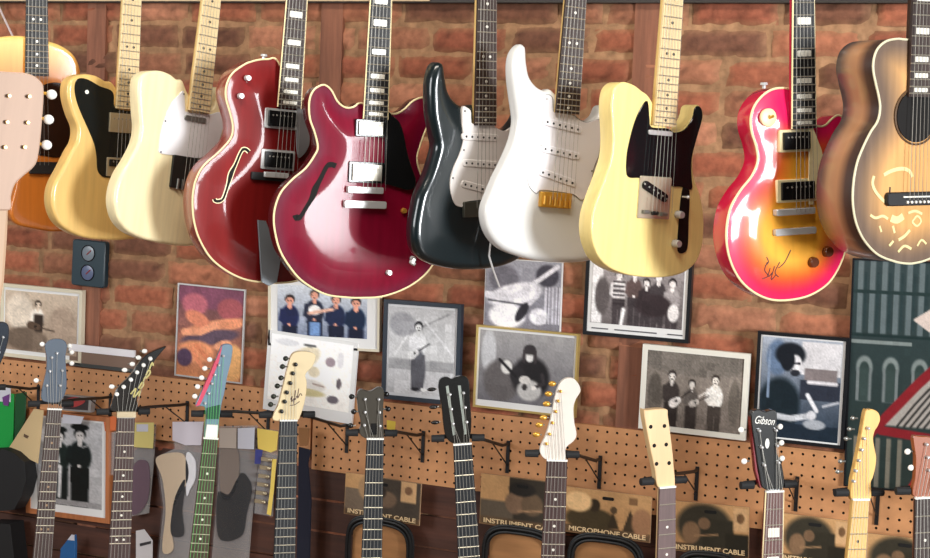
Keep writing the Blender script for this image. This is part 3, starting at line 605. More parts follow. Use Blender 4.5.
# ------------------------------------------------------------------ printed things on the wall
class Img:
    def __init__(s, w_, h_, bg, bg2=None, noise=0., seed=0):
        s.w, s.h = w_, h_; s.X, s.Y = np.meshgrid((np.arange(w_+1))/w_, (np.arange(h_+1))/h_)
        b = np.array(bg, float); b2 = np.array(bg2 if bg2 else bg, float); t = s.Y[..., None]
        s.a = b*(1-t)+b2*t; s.asp = h_/w_; s.noise = noise; s.rng = np.random.default_rng(seed)
    def put(s, m, c): m = m[..., None]; s.a = s.a*(1-m)+np.array(c, float)*m; return s
    def e(s, cx, cy, rx, ry, c, rot=0, soft=.25):
        ca, sa = math.cos(math.radians(rot)), math.sin(math.radians(rot)); dx = s.X-cx; dy = (s.Y-cy)*s.asp; ry_ = ry*s.asp
        q = np.sqrt(((dx*ca+dy*sa)/rx)**2+((-dx*sa+dy*ca)/ry_)**2); return s.put(np.clip((1-q)/soft+.5, 0, 1), c)
    def p(s, pts, c):
        q = np.stack([s.X.ravel(), s.Y.ravel()], 1); P = np.array(pts, float); m = np.zeros(len(q))
        for ox, oy in ((-.25, -.25), (.25, -.25), (-.25, .25), (.25, .25)): m += inside(P+[ox/s.w, oy/s.h], q)/4
        return s.put(m.reshape(s.X.shape), c)
    def r(s, x0, y0, x1, y1, c): return s.p([(x0, y0), (x1, y0), (x1, y1), (x0, y1)], c)
    def l(s, pts, wd, c):
        m = np.zeros_like(s.X)
        for (x0, y0), (x1, y1) in zip(pts[:-1], pts[1:]):
            ax, ay, bx, by = x0, y0*s.asp, x1, y1*s.asp; L = max((bx-ax)**2+(by-ay)**2, 1e-9); Yv = s.Y*s.asp
            t = np.clip(((s.X-ax)*(bx-ax)+(Yv-ay)*(by-ay))/L, 0, 1); d = np.hypot(s.X-ax-t*(bx-ax), Yv-ay-t*(by-ay)); m = np.maximum(m, np.clip((wd/2-d)*s.w+.5, 0, 1))
        return s.put(m, c)
    def man(s, x, y, k, skin, hair, top, legs, facing=0, arm=True):
        """generic standing figure; y = head centre, k = head height"""
        s.e(x, y+k*2.0, k*.95*s.asp, k*1.45, top, 0, .2); s.p([(x-k*.8*s.asp, y+k*3), (x+k*.8*s.asp, y+k*3), (x+k*.7*s.asp, y+k*7), (x+.05*k, y+k*7), (x, y+k*4), (x-.05*k, y+k*7), (x-k*.7*s.asp, y+k*7)], legs)
        s.e(x, y+k*.75, k*.22*s.asp, k*.35, skin); s.e(x, y-k*.1, k*.5*s.asp, k*.56, hair); s.e(x, y+k*.1, k*.38*s.asp, k*.44, skin)
        s.e(x-k*.16*s.asp, y+.06*k, k*.07*s.asp, k*.05, hair); s.e(x+k*.16*s.asp, y+.06*k, k*.07*s.asp, k*.05, hair); s.e(x, y+.36*k, k*.12*s.asp, k*.035, hair)
        if arm: s.l([(x-k*.85*s.asp, y+k*1.2), (x-k*1.0*s.asp, y+k*2.4), (x-k*.1*s.asp, y+k*2.9)], k*.32*s.asp, top).e(x-k*.05*s.asp, y+k*2.9, k*.17*s.asp, k*.17, skin)
        return s
    def guitar(s, x, y, k, rot, c, neck):
        ca, sa = math.cos(math.radians(rot)), math.sin(math.radians(rot)); nx, ny = ca, sa
        s.l([(x, y), (x+nx*k*2.6, y+ny*k*2.6/s.asp)], k*.16, neck); s.e(x, y, k*.62, k*.5/s.asp, c, rot); s.e(x+nx*k*.55, y+ny*k*.55/s.asp, k*.45, k*.38/s.asp, c, rot); s.e(x+nx*k*.4, y+ny*k*.4/s.asp, k*.16, k*.16/s.asp, tuple(q*.3 for q in c)); return s
    def done(s):
        a = s.a
        if s.noise:
            n = s.rng.normal(0, 1, (s.h+1, s.w+1)); big = s.rng.normal(0, 1, (s.h//6+2, s.w//6+2)); big = np.kron(big, np.ones((6, 6)))[:s.h+1, :s.w+1]
            a = 128+(a*(1+s.noise*.6*(n*.55+big*.45))[..., None]-128)*1.22+8
        return np.clip(a, 0, 255)
PRINT = M('photo_print', (255, 255, 255), .35, coat=.25, attr=True, spec=.3); PAPER = M('card_print', (255, 255, 255), .7, attr=True, spec=.3)
def print_obj(name, im, w_, h_, y, parent, m=PRINT, cx=0, cz=0, label=None):
    a = im.done(); hh, ww = a.shape[:2]; v = [(cx-w_/2+w_*i/(ww-1), y, cz+h_/2-h_*j/(hh-1)) for j in range(hh) for i in range(ww)]
    f = [(j*ww+i, (j+1)*ww+i, (j+1)*ww+i+1, j*ww+i+1) for j in range(hh-1) for i in range(ww-1)]; N = len(v)
    v += [(cx-w_/2, y+.001, cz+h_/2), (cx+w_/2, y+.001, cz+h_/2), (cx+w_/2, y+.001, cz-h_/2), (cx-w_/2, y+.001, cz-h_/2)]
    f += [(N, N+1, N+2, N+3), (N, N+3, (hh-1)*ww, 0), (N+1, ww-1, hh*ww-1, N+2), (N, 0, ww-1, N+1), (N+3, N+2, hh*ww-1, (hh-1)*ww)]
    me = bpy.data.meshes.new(name); me.from_pydata(v, [], f); me.materials.append(m); c = a/255.0; c = np.where(c <= .04045, c/12.92, ((c+.055)/1.055)**2.4)
    cols = np.ones((len(v), 4), np.float32); cols[:N, :3] = c.reshape(-1, 3); cols[N:, :3] = .6
    ca = me.color_attributes.new('Col', 'FLOAT_COLOR', 'POINT'); ca.data.foreach_set('color', cols.ravel())
    o = bpy.data.objects.new(name, me); COL.objects.link(o); o.parent = parent
    if label: o['label'] = label
    return o
def wall_frame(corners, Y):
    """corners TL,TR,BR,BL in the photograph; returns matrix, width, height"""
    P = [at(a, b, Y) for a, b in corners]; c = sum(P, Vector())/4
    ux = ((P[1]-P[0])+(P[2]-P[3]))/2; uz = ((P[0]-P[3])+(P[1]-P[2]))/2; w_, h_ = ux.length, uz.length
    a = math.atan2(ux.z, ux.x); b = math.atan2(-uz.x, uz.z); r = (a*2+b)/3
    return Matrix.Translation(c) @ Matrix.Rotation(-r, 4, 'Y'), w_, h_
def picture(label, corners, Y, im, fw=0., fm=None, matw=(0, 0, 0, 0), matm=None, depth=.016, group='pictures on the brick wall', cat='picture', name='framed_picture'):
    """matw: left, right, top, bottom white border inside the frame (m)"""
    mw, w_, h_ = wall_frame(corners, Y-depth); root = thing(name, mw, label, cat, group)
    if fw:
        mb = MB()
        for x0, x1, z0, z1 in ((-w_/2, w_/2, h_/2-fw, h_/2), (-w_/2, w_/2, -h_/2, -h_/2+fw), (-w_/2, -w_/2+fw, -h_/2+fw, h_/2-fw), (w_/2-fw, w_/2, -h_/2+fw, h_/2-fw)):
            mb.box(x0, x1, 0, depth, z0, z1)
        mb.obj('frame', fm, root)
    bw, bh = w_-2*fw, h_-2*fw; yb = .004 if fw else 0
    mb = MB(); mb.box(-bw/2, bw/2, yb, depth if not fw else yb+.006, -bh/2, bh/2); mb.obj('mount' if fw else 'backing', matm or white_p, root)
    l, r_, t, b = matw; print_obj('print', im, bw-l-r_, bh-t-b, yb-.0012, root, cx=(l-r_)/2, cz=(b-t)/2)
    return root, w_, h_
mat_white = M('mount_white', (225, 224, 222), .55); fr_cream = M('frame_cream', (214, 204, 180), .5); fr_black = M('frame_black', (18, 20, 24), .35); fr_gold = M('frame_gold', (205, 178, 110), .35, .6)
fr_white = M('frame_white', (222, 218, 206), .5); fr_wood = M('frame_wood', (170, 104, 62), .45, grain=.2, gscale=(60, 60, 6)); fr_navy = M('frame_dark_blue', (36, 46, 58), .4); fr_silver = M('frame_silver', (190, 188, 186), .4, .5)

# sepia player
im = Img(52, 44, (186, 170, 152), (150, 132, 116), .1, 1)
im.e(.2, .35, .2, .3, (205, 192, 176)).e(.8, .5, .18, .3, (160, 142, 126)).e(.3, .8, .3, .2, (110, 96, 84))
im.man(.46, .2, .11, (205, 188, 170), (70, 58, 50), (222, 212, 200), (120, 105, 92)).p([(.4,.36),(.54,.36),(.53,.66),(.42,.66)], (58, 48, 42)).guitar(.38, .56, .12, 10, (90, 74, 62), (70, 58, 50))
picture('cream framed sepia photo of a musician in a white shirt, far left', [(2,284),(84,290),(79,363),(-2,357)], -.009, im, .010, fr_cream, (.006,.008,.008,.012), mat_white)
# hands on strings, colour
im = Img(52, 66, (96, 66, 78), (176, 120, 86), .12, 2)
im.e(.5, .1, .6, .14, (120, 74, 92)).e(.25, .2, .2, .12, (170, 100, 110)).e(.8, .22, .2, .12, (150, 84, 88)).e(.6, .42, .5, .07, (204, 138, 106), -14).e(.3, .36, .2, .08, (196, 126, 100), 20).e(.5, .55, .45, .08, (92, 76, 88), -12)
im.l([(.1,.52),(.35,.5),(.6,.4)], .1, (214, 150, 118)).e(.3, .72, .28, .12, (206, 140, 104)).l([(.3,.66),(.5,.8)], .07, (196,124,92)).l([(.22,.7),(.4,.88)], .07, (200,130,98)).e(.12,.8,.12,.1,(84,66,86)).e(.85, .8, .2, .2, (206, 158, 108)).e(.7,.62,.14,.05,(214,152,120),-20)
picture('unframed purple and orange colour photo of hands playing an instrument', [(180,284),(247,289),(240,383),(172,376)], -.009, im, .004, fr_silver, depth=.006)
# four people
im = Img(58, 38, (196, 200, 206), (120, 128, 146), .1, 3)
for x, y, k, sh, hr in ((.14, .3, .17, (30, 38, 76), (40, 26, 24)), (.42, .18, .17, (36, 40, 60), (70, 60, 56)), (.66, .26, .17, (28, 40, 70), (34, 26, 26)), (.88, .3, .17, (18, 40, 66), (30, 24, 26))):
    im.man(x, y, k, (206, 150, 130), hr, sh, (24, 30, 52))
im.r(.36, .72, .48, 1, (112, 140, 180)).e(.42, .48, .07, .1, (226, 220, 216)).l([(.36,.55),(.62,.45)], .04, (214, 170, 150))
picture('white mounted colour photo of four people in dark blue clothes', [(270,274),(382,272),(377,351),(266,346)], -.009, im, .006, fr_cream, (.022,.032,.03,.026), mat_white)
# high key face print
im = Img(62, 56, (232, 230, 228), (224, 220, 214), .05, 5)
im.e(.62, .42, .25, .34, (236, 232, 226)).e(.42, .3, .22, .14, (206, 196, 172), -40).e(.35, .5, .09, .3, (204, 196, 176), 12).e(.74, .3, .06, .07, (150, 136, 142)).e(.55, .48, .07, .08, (206, 196, 172)).e(.8, .85, .07, .06, (104, 98, 104)).e(.86, .6, .03, .08, (104, 96, 100)).e(.48, .1, .08, .025, (96, 96, 96)).e(.5, .7, .2, .1, (206, 202, 196)).e(.45,.8,.25,.06,(190,180,140)).l([(.55,.66),(.68,.68)], .02, (150,130,120)).e(.2,.1,.15,.05,(206,206,208)).e(.86,.25,.04,.12,(206,204,206))
picture('large bright white print of a pale face, unframed', [(272,333),(361,341),(349,422),(259,410)], -.017, im, 0, None, (.012,.012,.008,.03), mat_white, depth=.008)
# standing woman
im = Img(56, 70, (172, 172, 174), (196, 196, 196), .1, 6)
im.r(0, .6, 1, .72, (150, 150, 152)).r(0, .72, 1, 1, (186, 186, 188)).l([(.1,.55),(.45,.12)], .03, (205,205,206)).l([(.9,.05),(.3,.3)], .03, (140,140,142)).l([(.95,.5),(.55,.15)], .03, (198,198,200)).e(.2,.2,.2,.14,(146,146,150))
im.man(.45, .22, .105, (196, 196, 196), (38, 38, 42), (206, 206, 208), (76, 76, 82)).e(.46, .72, .11, .24, (92, 92, 98)).guitar(.36, .55, .12, -35, (200, 200, 200), (40, 40, 44)).e(.42,.94,.06,.02,(40,40,44)).e(.55,.94,.05,.02,(220,220,220))
picture('dark framed black and white photo of a standing guitarist in a long skirt', [(386,300),(463,304),(457,405),(379,399)], -.0165, im, .011, fr_navy, (.006,.006,.006,.008), M('mount_grey', (214, 214, 216), .5))
# close up guitar
im = Img(60, 54, (150, 150, 158), (120, 118, 126), .12, 7)
im.r(.78, .35, 1, .9, (190, 188, 196))
for k in range(5): im.r(.78+.045*k, .35, .795+.045*k, .9, (110, 108, 116))
im.e(.82, .2, .15, .16, (74, 72, 80)).e(.25, .28, .2, .2, (110, 108, 116)).e(.4, .5, .36, .16, (222, 220, 226), -16).l([(.02,.52),(.35,.56),(.6,.4)], .09, (206,204,210)).e(.3, .82, .24, .18, (228, 226, 230)).l([(.5,.45),(.95,.06)], .06, (208, 206, 212)).l([(.05,.6),(.5,.64)], .02, (40,40,46)).e(.5, .75, .06, .16, (54,52,58), 30).e(.72, .8, .12, .12, (214,212,218)).l([(.66,.3),(.7,.5),(.6,.62)], .05, (196,194,200))
picture('unframed black and white close-up of an acoustic guitar being played', [(486,258),(563,262),(560,333),(483,327)], -.009, im, 0, None, (.002,.002,.002,.002), mat_white, depth=.006)
# gold frame player
im = Img(74, 54, (148, 146, 146), (104, 102, 106), .08, 8)
im.e(.1, .3, .08, .3, (176,176,178)).e(.25, .7, .2, .3, (96, 92, 92)).e(.3, .5, .06, .1, (196, 194, 190))
im.e(.56, .62, .2, .3, (44, 42, 44)).e(.54, .3, .05, .1, (200, 198, 196)).e(.54, .22, .065, .07, (60, 56, 58)).e(.48, .32, .02, .1, (66, 60, 62)).e(.6, .32, .02, .1, (66,60,62)).l([(.5,.28),(.58,.28)], .02, (60,56,56))
im.e(.55, .8, .13, .15, (170, 168, 166)).e(.42, .6, .08, .12, (50, 48, 50)).l([(.4,.62),(.22,.4)], .03, (40,38,40)).e(.5, .66, .06, .06, (190,186,182)).e(.5, .76, .028, .045, (60,56,56)).l([(.68,.56),(.7,.68),(.61,.75)], .035, (62,58,60)).e(.6,.76,.025,.035,(206,202,198))
picture('thin gold framed black and white photo of a seated guitarist', [(477,325),(579,334),(574,418),(472,407)], -.0165, im, .005, fr_gold, (.006,.006,.006,.016), mat_white)
# group
im = Img(74, 50, (142, 136, 136), (104, 98, 98), .14, 9)
im.r(0, 0, .12, 1, (206,204,204)).e(.12, .55, .08, .3, (92,86,86))
for x, y, k, sh in ((.3, .2, .13, (196,192,192)), (.47, .16, .13, (94, 80, 78)), (.6, .3, .12, (60, 52, 54)), (.73, .2, .13, (72, 66, 68)), (.88, .28, .13, (150,144,144))): im.man(x, y, k, (206, 200, 198), (44, 38, 40), sh, (70, 64, 66))
for k in range(6): im.r(.235, .3+.07*k, .365, .335+.07*k, (54, 48, 50))
im.e(.68, .65, .2, .18, (58, 50, 52)).e(.9,.75,.06,.14,(206,202,200)).l([(.36,.75),(.34,1)], .04, (214,212,212))
pg, pw, ph = picture('black framed black and white photo of a group, one in a striped shirt', [(587,254),(692,261),(689,344),(582,334)], -.009, im, .009, fr_black, (.008,.010,.006,.022), mat_white)
for x0, x1 in ((-.42, -.26), (-.2, .2), (.3, .44)):
    mb = MB(); mb.box(pw*x0, pw*x1, .0020, .0028, -ph/2+.0165, -ph/2+.0195); mb.obj('caption', M('caption_grey', (90, 90, 92), .6), pg)
# band of three
im = Img(76, 58, (136, 128, 120), (110, 102, 96), .16, 10)
im.e(.5, .1, .6, .2, (112, 106, 100)).man(.27, .32, .12, (196,190,184), (56,50,48), (64, 58, 56), (54, 48, 46)).man(.48, .4, .1, (190,184,178), (60,54,52), (96, 90, 86), (60,54,52)).man(.72, .32, .115, (204,198,190), (60,54,50), (214,210,204), (70,64,60))
im.guitar(.3, .68, .09, -40, (206, 200, 196), (50,44,42)).guitar(.5, .66, .07, -30, (180,174,168), (50,44,42)).l([(.56,.56),(.66,.46)], .015, (200,194,188)).e(.1,.6,.08,.3,(92,86,80)).e(.92,.6,.06,.3,(96,90,84))
picture('white framed brownish photo of a three piece band playing', [(643,344),(750,354),(745,441),(638,428)], -.0165, im, .013, fr_white, (0,0,0,0), mat_white)
# man at the bench
im = Img(64, 76, (150, 156, 166), (44, 54, 66), .1, 11)
im.r(.5, .02, 1, .35, (190, 188, 190)).e(.2, .2, .14, .18, (96, 112, 134)).r(.55, .28, .95, .4, (120,112,112)).r(.5, .4, 1, .6, (52, 56, 66)).l([(.6,.42),(.95,.42)], .04, (200,196,198))
im.e(.36, .16, .19, .12, (34, 38, 44)).e(.43, .26, .085, .1, (198, 196, 198)).e(.33, .22, .09, .11, (34, 38, 44)).e(.43, .34, .06, .035, (48, 50, 56)).l([(.4,.25),(.48,.24)], .018, (40,42,48)).e(.4, .245, .02, .012, (34,36,40)).e(.47,.245,.018,.012,(34,36,40)).e(.46,.285,.018,.025,(210,208,208))
im.e(.25, .66, .26, .26, (34, 44, 50)).r(0, .85, 1, 1, (40, 50, 60)).l([(.14,.78),(.4,.8),(.62,.76)], .07, (176,178,182)).e(.66, .75, .06, .045, (196, 196, 200)).l([(.6,.55),(.72,.7)], .05, (206,206,210)).e(.7,.84,.14,.05,(150,154,160)).l([(.1,.12),(.1,.6)], .03, (120,134,154)).l([(.8,.65),(.98,.6)], .03, (170,172,178))
picture('black framed photo of a bearded curly haired man leaning over a workbench', [(758,331),(849,338),(844,450),(752,439)], -.0165, im, .008, fr_black, (.004,.007,.004,.004), mat_white)
# two men in a wood frame
im = Img(44, 66, (170, 170, 172), (160, 158, 158), .1, 12)
im.man(.34, .2, .12, (190, 186, 184), (24, 28, 28), (34, 44, 42), (30, 38, 38)).man(.66, .16, .125, (186, 182, 180), (22, 26, 26), (28, 36, 36), (26, 32, 32)).e(.34, .12, .12, .04, (20,26,26)).e(.66, .07, .14, .04, (18,24,24)).e(.16,.2,.16,.1,(206,206,210)).l([(.3,.3),(.34,.5)], .03, (200,198,198)).l([(.7,.3),(.82,.26)], .03, (150,150,150)).l([(.36,.55),(.34,.9)], .05, (190,188,188)).r(0,.93,1,1,(140,138,138))
picture('wood framed black and white photo of two men in dark suits and hats', [(28,410),(112,417),(107,522),(24,514)], -.0165, im, .014, fr_wood, (.025,.014,.006,.022), mat_white, depth=.02)
# dark poster with red bands
im = Img(110, 190, (58, 70, 72), (46, 56, 54), .05, 13)
for k in range(9):
    x = .04+.11*k; im.r(x, .0, x+.05, .32, (96, 106, 108)); im.r(x+.06, .05, x+.085, .3, (50, 64, 66))
im.r(0, .13, 1, .145, (46, 60, 60)).r(0, .35, .55, .365, (120, 128, 126)).r(0, .32, 1, .335, (40, 54, 54))
for x in (.06, .3, .56): im.e(x+.07, .47, .075, .05, (118, 126, 124)).r(x, .47, x+.14, .62, (108, 114, 114)).e(x+.07, .48, .045, .035, (56, 68, 66)).r(x+.028, .48, x+.112, .62, (60, 72, 70))
for k in range(5): im.r(.06+.1*k, .78, .1+.1*k, 1, (110, 106, 96))
im.p([(.2,.74),(1,.36),(1,.72),(.3,.72)], (150, 144, 138))
for k in range(9): im.l([(.45+.06*k,.72),(.6+.06*k,.62),(.72+.05*k,.55),(1,.45+.03*k)], .018, (44, 44, 44))
im.l([(.18,.78),(.62,.53),(1.02,.33)], .08, (122, 42, 48)).l([(.3,.745),(1.05,.775)], .07, (120, 42, 48)).p([(.55,.25),(.95,.12),(1,.2),(.8,.24),(1,.26),(.7,.3)], (190, 176, 168)).l([(.8,.24),(1,.12)], .03, (122,44,50)).p([(.55,1),(.72,.84),(.8,.84),(.7,1)], (140, 40, 44)).e(.9,.9,.12,.1,(180,90,60))
picture('tall dark green poster of arches with red bands and a black edge, far right', [(851,259),(965,262),(961,500),(845,484)], -.0165, im, .004, fr_black, depth=.008, cat='poster', name='poster')
# white sheet edge between headstocks
mw, w_, h_ = wall_frame([(70,344),(136,350),(135,372),(69,366)], -.022); t = thing('small_sign', mw, 'small white topped brown panel resting on the pegboard edge, left', 'sign')
mb = MB(); mb.box(-w_/2, w_/2, 0, .006, -h_/2, h_/2); mb.obj('panel', M('brown_panel', (126, 100, 84), .6), t)
mb = MB(); mb.box(-w_/2, w_/2, -.004, 0, h_/2-.02, h_/2); mb.obj('white_edge', M('white_edge', (236, 232, 234), .4), t)
mb = MB(); mb.box(-w_/2, w_/2, -.003, 0, -h_/2, -h_/2+.01); mb.obj('dark_edge', M('dark_edge', (58, 60, 58), .5), t)
# humidity meter
mw, w_, h_ = wall_frame([(73,239),(106,242),(103,288),(70,285)], -.02); t = thing('hygrometer', mw, 'small dark teal box with two round dials on the bricks', 'meter')
plate_part('case', rrect(0, 0, w_, h_, .008), 0, .02, M('teal_case', (30, 52, 62), .35), t, .003)
for zc, ch in ((h_*.22, (120, 130, 140)), (-h_*.2, (90, 100, 130))):
    f = disc_part('dial', 0, zc, -.0015, .004, h_*.17, M('dial_%d' % ch[0], ch, .3), t, n=24)
    mb = MB(); mb.tube([(-h_*.03, -.002, zc-h_*.03), (h_*.08, -.002, zc+h_*.07)], .0014, 6); mb.obj('needle', M('needle_red', (150, 50, 50), .4), f)
    mb = MB(); mb.loop_tube([(h_*.17*math.cos(a), -.001, zc+h_*.17*math.sin(a)) for a in np.linspace(0, 6.283, 24, endpoint=False)], .0014); mb.obj('dial_rim', black, f)

# ------------------------------------------------------------------ lettering
def text_obj(s, size, m, parent, x, y, z, rot=0, width=None, shear=0, name='lettering', bold=0.0, thick=.0004):
    cu = bpy.data.curves.new(name, 'FONT'); cu.body = s; cu.size = size; cu.align_x = 'CENTER'; cu.align_y = 'CENTER'; cu.extrude = thick; cu.shear = shear; cu.offset = bold
    tmp = bpy.data.objects.new('tmp', cu); COL.objects.link(tmp); bpy.context.view_layer.update()
    me = bpy.data.meshes.new_from_object(tmp.evaluated_get(bpy.context.evaluated_depsgraph_get())); bpy.data.objects.remove(tmp); bpy.data.curves.remove(cu)
    me.name = name; me.materials.clear(); me.materials.append(m); o = bpy.data.objects.new(name, me); COL.objects.link(o); o.parent = parent
    xs_ = [v.co.x for v in me.vertices]; k = (width/(max(xs_)-min(xs_))) if width else 1
    for v in me.vertices: v.co.x *= k
    o.matrix_local = Matrix.Translation((x, y, z)) @ Matrix.Rotation(-rot, 4, 'Y') @ Matrix.Rotation(math.pi/2, 4, 'X'); return o

# ------------------------------------------------------------------ cable packs on the pegboard
kraft = M('kraft_card', (176, 138, 96), .8); ink_l = M('kraft_letters', (226, 196, 150), .7); cablem = M('cable_black', (14, 15, 17), .5)
def pack(label, corners, Y, im, word, wz=.8, full_h=None):
    mw, w_, h_ = wall_frame(corners, Y); t = thing('cable_pack', mw, label, 'cable pack', 'packaged cables hanging from the pegboard')
    mb = MB(); mb.box(-w_/2, w_/2, 0, .003, -h_/2, h_/2); hd = mb.obj('header_card', kraft, t)
    print_obj('header_print', im, w_, h_, -.0012, hd, PAPER)
    plate_part('hang_slot', rrect(0, h_*.34, .03, .008, .004), -.0022, -.0012, M('slot_dark', (12, 10, 8), .9), hd, 0)
    text_obj(word, .0165, ink_l, hd, .0, -.0024, -h_/2+.0105, width=w_*.9, bold=.0003)
    # kraft backing and the coiled cable below the header
    L = .16; mb = MB(); mb.plate(rrect(0, -h_/2-L/2, w_*.74, L, .03), .002, .005, .0005); mb.obj('backing_card', M('kraft_disc', (164, 116, 72), .8, grain=.15, gscale=(8, 60, 60)), t)
    mb = MB(); rx, rz = w_*.44, L*.56
    for k in range(4):
        ring = [((rx-.004*k)*math.copysign(abs(math.cos(a))**.6, math.cos(a)), -.002-.006*(k % 2), -h_/2-L*.52+(rz-.005*k)*math.copysign(abs(math.sin(a))**.6, math.sin(a))*.98) for a in np.linspace(0, 6.283, 48, endpoint=False)]
        mb.loop_tube(ring, .0042, 8)
    mb.obj('coiled_cable', cablem, t); return t
def pim(seed, style):
    im = Img(60, 36, (176, 140, 100), (158, 122, 86), .06, seed)
    im.r(0, .82, 1, 1, (92, 74, 56))
    if style == 0: im.r(.3, 0, 1, .86, (74, 66, 58)).r(0, .35, .32, .86, (108, 94, 80)).e(.3, .3, .12, .3, (150,122,92)).e(.55, .5, .14, .2, (110, 92, 76)).e(.45, .35, .1, .16, (60, 52, 46)).r(.74, .02, .94, .5, (186, 152, 114)).e(.84,.22,.05,.1,(120,92,70))
    if style == 1: im.r(.34, 0, 1, .84, (58, 52, 44)).r(0, .5, .4, .84, (92, 82, 70)).e(.42, .5, .12, .22, (118, 96, 78)).e(.62, .5, .13, .22, (96, 80, 64)).e(.5, .22, .16, .14, (44, 40, 36)).l([(.46,.66),(.74,.6)], .02, (150,120,92)).r(.78, .3, 1, .84, (60, 54, 42))
    if style == 2: im.e(.3, .66, .3, .26, (70, 60, 42)).e(.34, .34, .07, .14, (56, 46, 34)).e(.15, .3, .16, .22, (206, 172, 128)).p([(.5,.8),(.56,.45),(.64,.8)], (60,50,36)).p([(.68,.82),(.76,.35),(.88,.82)], (66,54,40)).e(.9,.6,.12,.3,(140,106,80)).r(.74,.08,.84,.24,(120,92,66)).e(.57,.4,.04,.08,(86,70,52))
    if style == 3: im.e(.42, .45, .36, .44, (58, 54, 44)).r(.4, .3, .8, .86, (52, 48, 38)).e(.25, .6, .12, .22, (120, 96, 74)).e(.42, .4, .08, .12, (112, 90, 70)).r(.8, .04, .98, .5, (186, 152, 114)).e(.89,.24,.05,.1,(110,84,60)).r(.7, .55, 1, 1, (44, 40, 30)).l([(.3,.66),(.6,.6)], .02, (140,112,84))
    return im
pack('kraft and grey cable pack behind the bronze headed neck', [(347,473),(422,483),(419,525),(343,514)], -.05, pim(1, 0), 'INSTRUMENT CABLE')
pack('cable pack with dark photo between the classical neck and the white headstock', [(482,473),(566,484),(563,534),(479,524)], -.05, pim(2, 1), 'INSTRUMENT CABLE')
pack('tan cable pack showing people on the card, right of the white headstock', [(567,486),(652,497),(650,542),(564,532)], -.05, pim(3, 2), 'MICROPHONE CABLE')
pack('cable pack between the blank pale headstock and the red edged one', [(674,502),(750,506),(748,558),(671,550)], -.05, pim(4, 3), 'INSTRUMENT CABLE')
pack('dark green cable pack between the red edged neck and the maple neck', [(782,513),(850,521),(848,570),(779,561)], -.05, pim(5, 3), 'INSTRUMENT CABLE')
pack('cable pack at the bottom right corner', [(866,533),(946,542),(944,592),(863,582)], -.05, pim(6, 3), 'INSTRUMENT CABLE')

# ------------------------------------------------------------------ the lower row: necks and headstocks
def lower(label, nutL, nutR, bot, Y, yaw, head, headm, fbm, neckm, buttons, posts, btm, inlay='dot', inlm=dotm, edge=None, edgem=None, logo=None, strm=None, strings=True, hook=None, hookends=None, S=.66, nutm=None, fbbind=None, btr=(.006, .008), hookpad=0., yoke=.014, postm=None, postr=.0036, plain_holes=False, head_t=.014):
    nut = ((nutL[0]+nutR[0])/2, (nutL[1]+nutR[1])/2); g = G(bot, nut, Y, yaw, origin=nut); root = thing('electric_guitar', g.M, label, 'guitar', 'guitars hanging by the lower row of hooks'); g.root = root
    wn = g.p(*nutR)[0]-g.p(*nutL)[0]; wn = min(max(wn, .038), .052); zb = g.p(bot[0], 640)[1]; E = -zb
    we = wn+(.057-.043)*E/.45
    fretted_neck(g, root, E, S, 12, wn, we, zb, fbm, neckm, inlay, inlm, -.006, zmin=zb+.005, up=False, bridge_z=zb if strings else None, strm=strm, str_r=.00038, binding=fbbind)
    hp = g.ps(head) ; hp = [tuple(q) for q in spline(hp, True, .004)]
    mb = MB(); mb.plate(hp, -.002, head_t-.002, .0015); hd = mb.obj('headstock', headm, root); g.hd = hd; g.hp2 = hp; g.pad = hookpad; g.yk = yoke
    if edge: 
        mb = MB(); mb.plate([tuple(q) for q in g.ps(edge)], -.0032, head_t-.001, .0006); mb.obj('headstock_edge', edgem, hd)
    for k, (a, b) in enumerate(posts):
        x, z = g.p(a, b)
        if plain_holes: disc_part('tuner_hole', x, z, -.0026, -.001, .0046, M('hole_dark', (12, 8, 7), .9), hd)
        else: disc_part('tuning_post', x, z, -.010, -.001, postr, postm or (chrome if btm is not gold else gold), root, .001, 10)
    for a, b in buttons:
        x, z = g.p(a, b, -.006); mb = MB(); mb.ball((x, .006, z), btr[0]*1.15, btr[0]*.7, btr[1]*.8); sx = -1 if x > 0 else 1; bt = mb.obj('tuning_button', btm, root)
        mb = MB(); mb.tube([(x, .006, z), (x+sx*.012, .006, z)], .002, 6); mb.obj('shaft', dull_metal, bt)
    if strings:
        pp = sorted(posts, key=lambda q: q[1])
        for k, (a, b) in enumerate(posts[:6]):
            x, z = g.p(a, b); i = sorted(range(len(posts[:6])), key=lambda j: posts[j][0]).index(k); xn = (i-2.5)*wn*.82/5
            mb = MB(); mb.tube([(xn, -.0085, .002), (x, -.0075, z)], .0005, 5); mb.obj('string', strm or steel, root)
    if hook: hanger(label, g, hook, hookends)
    return g
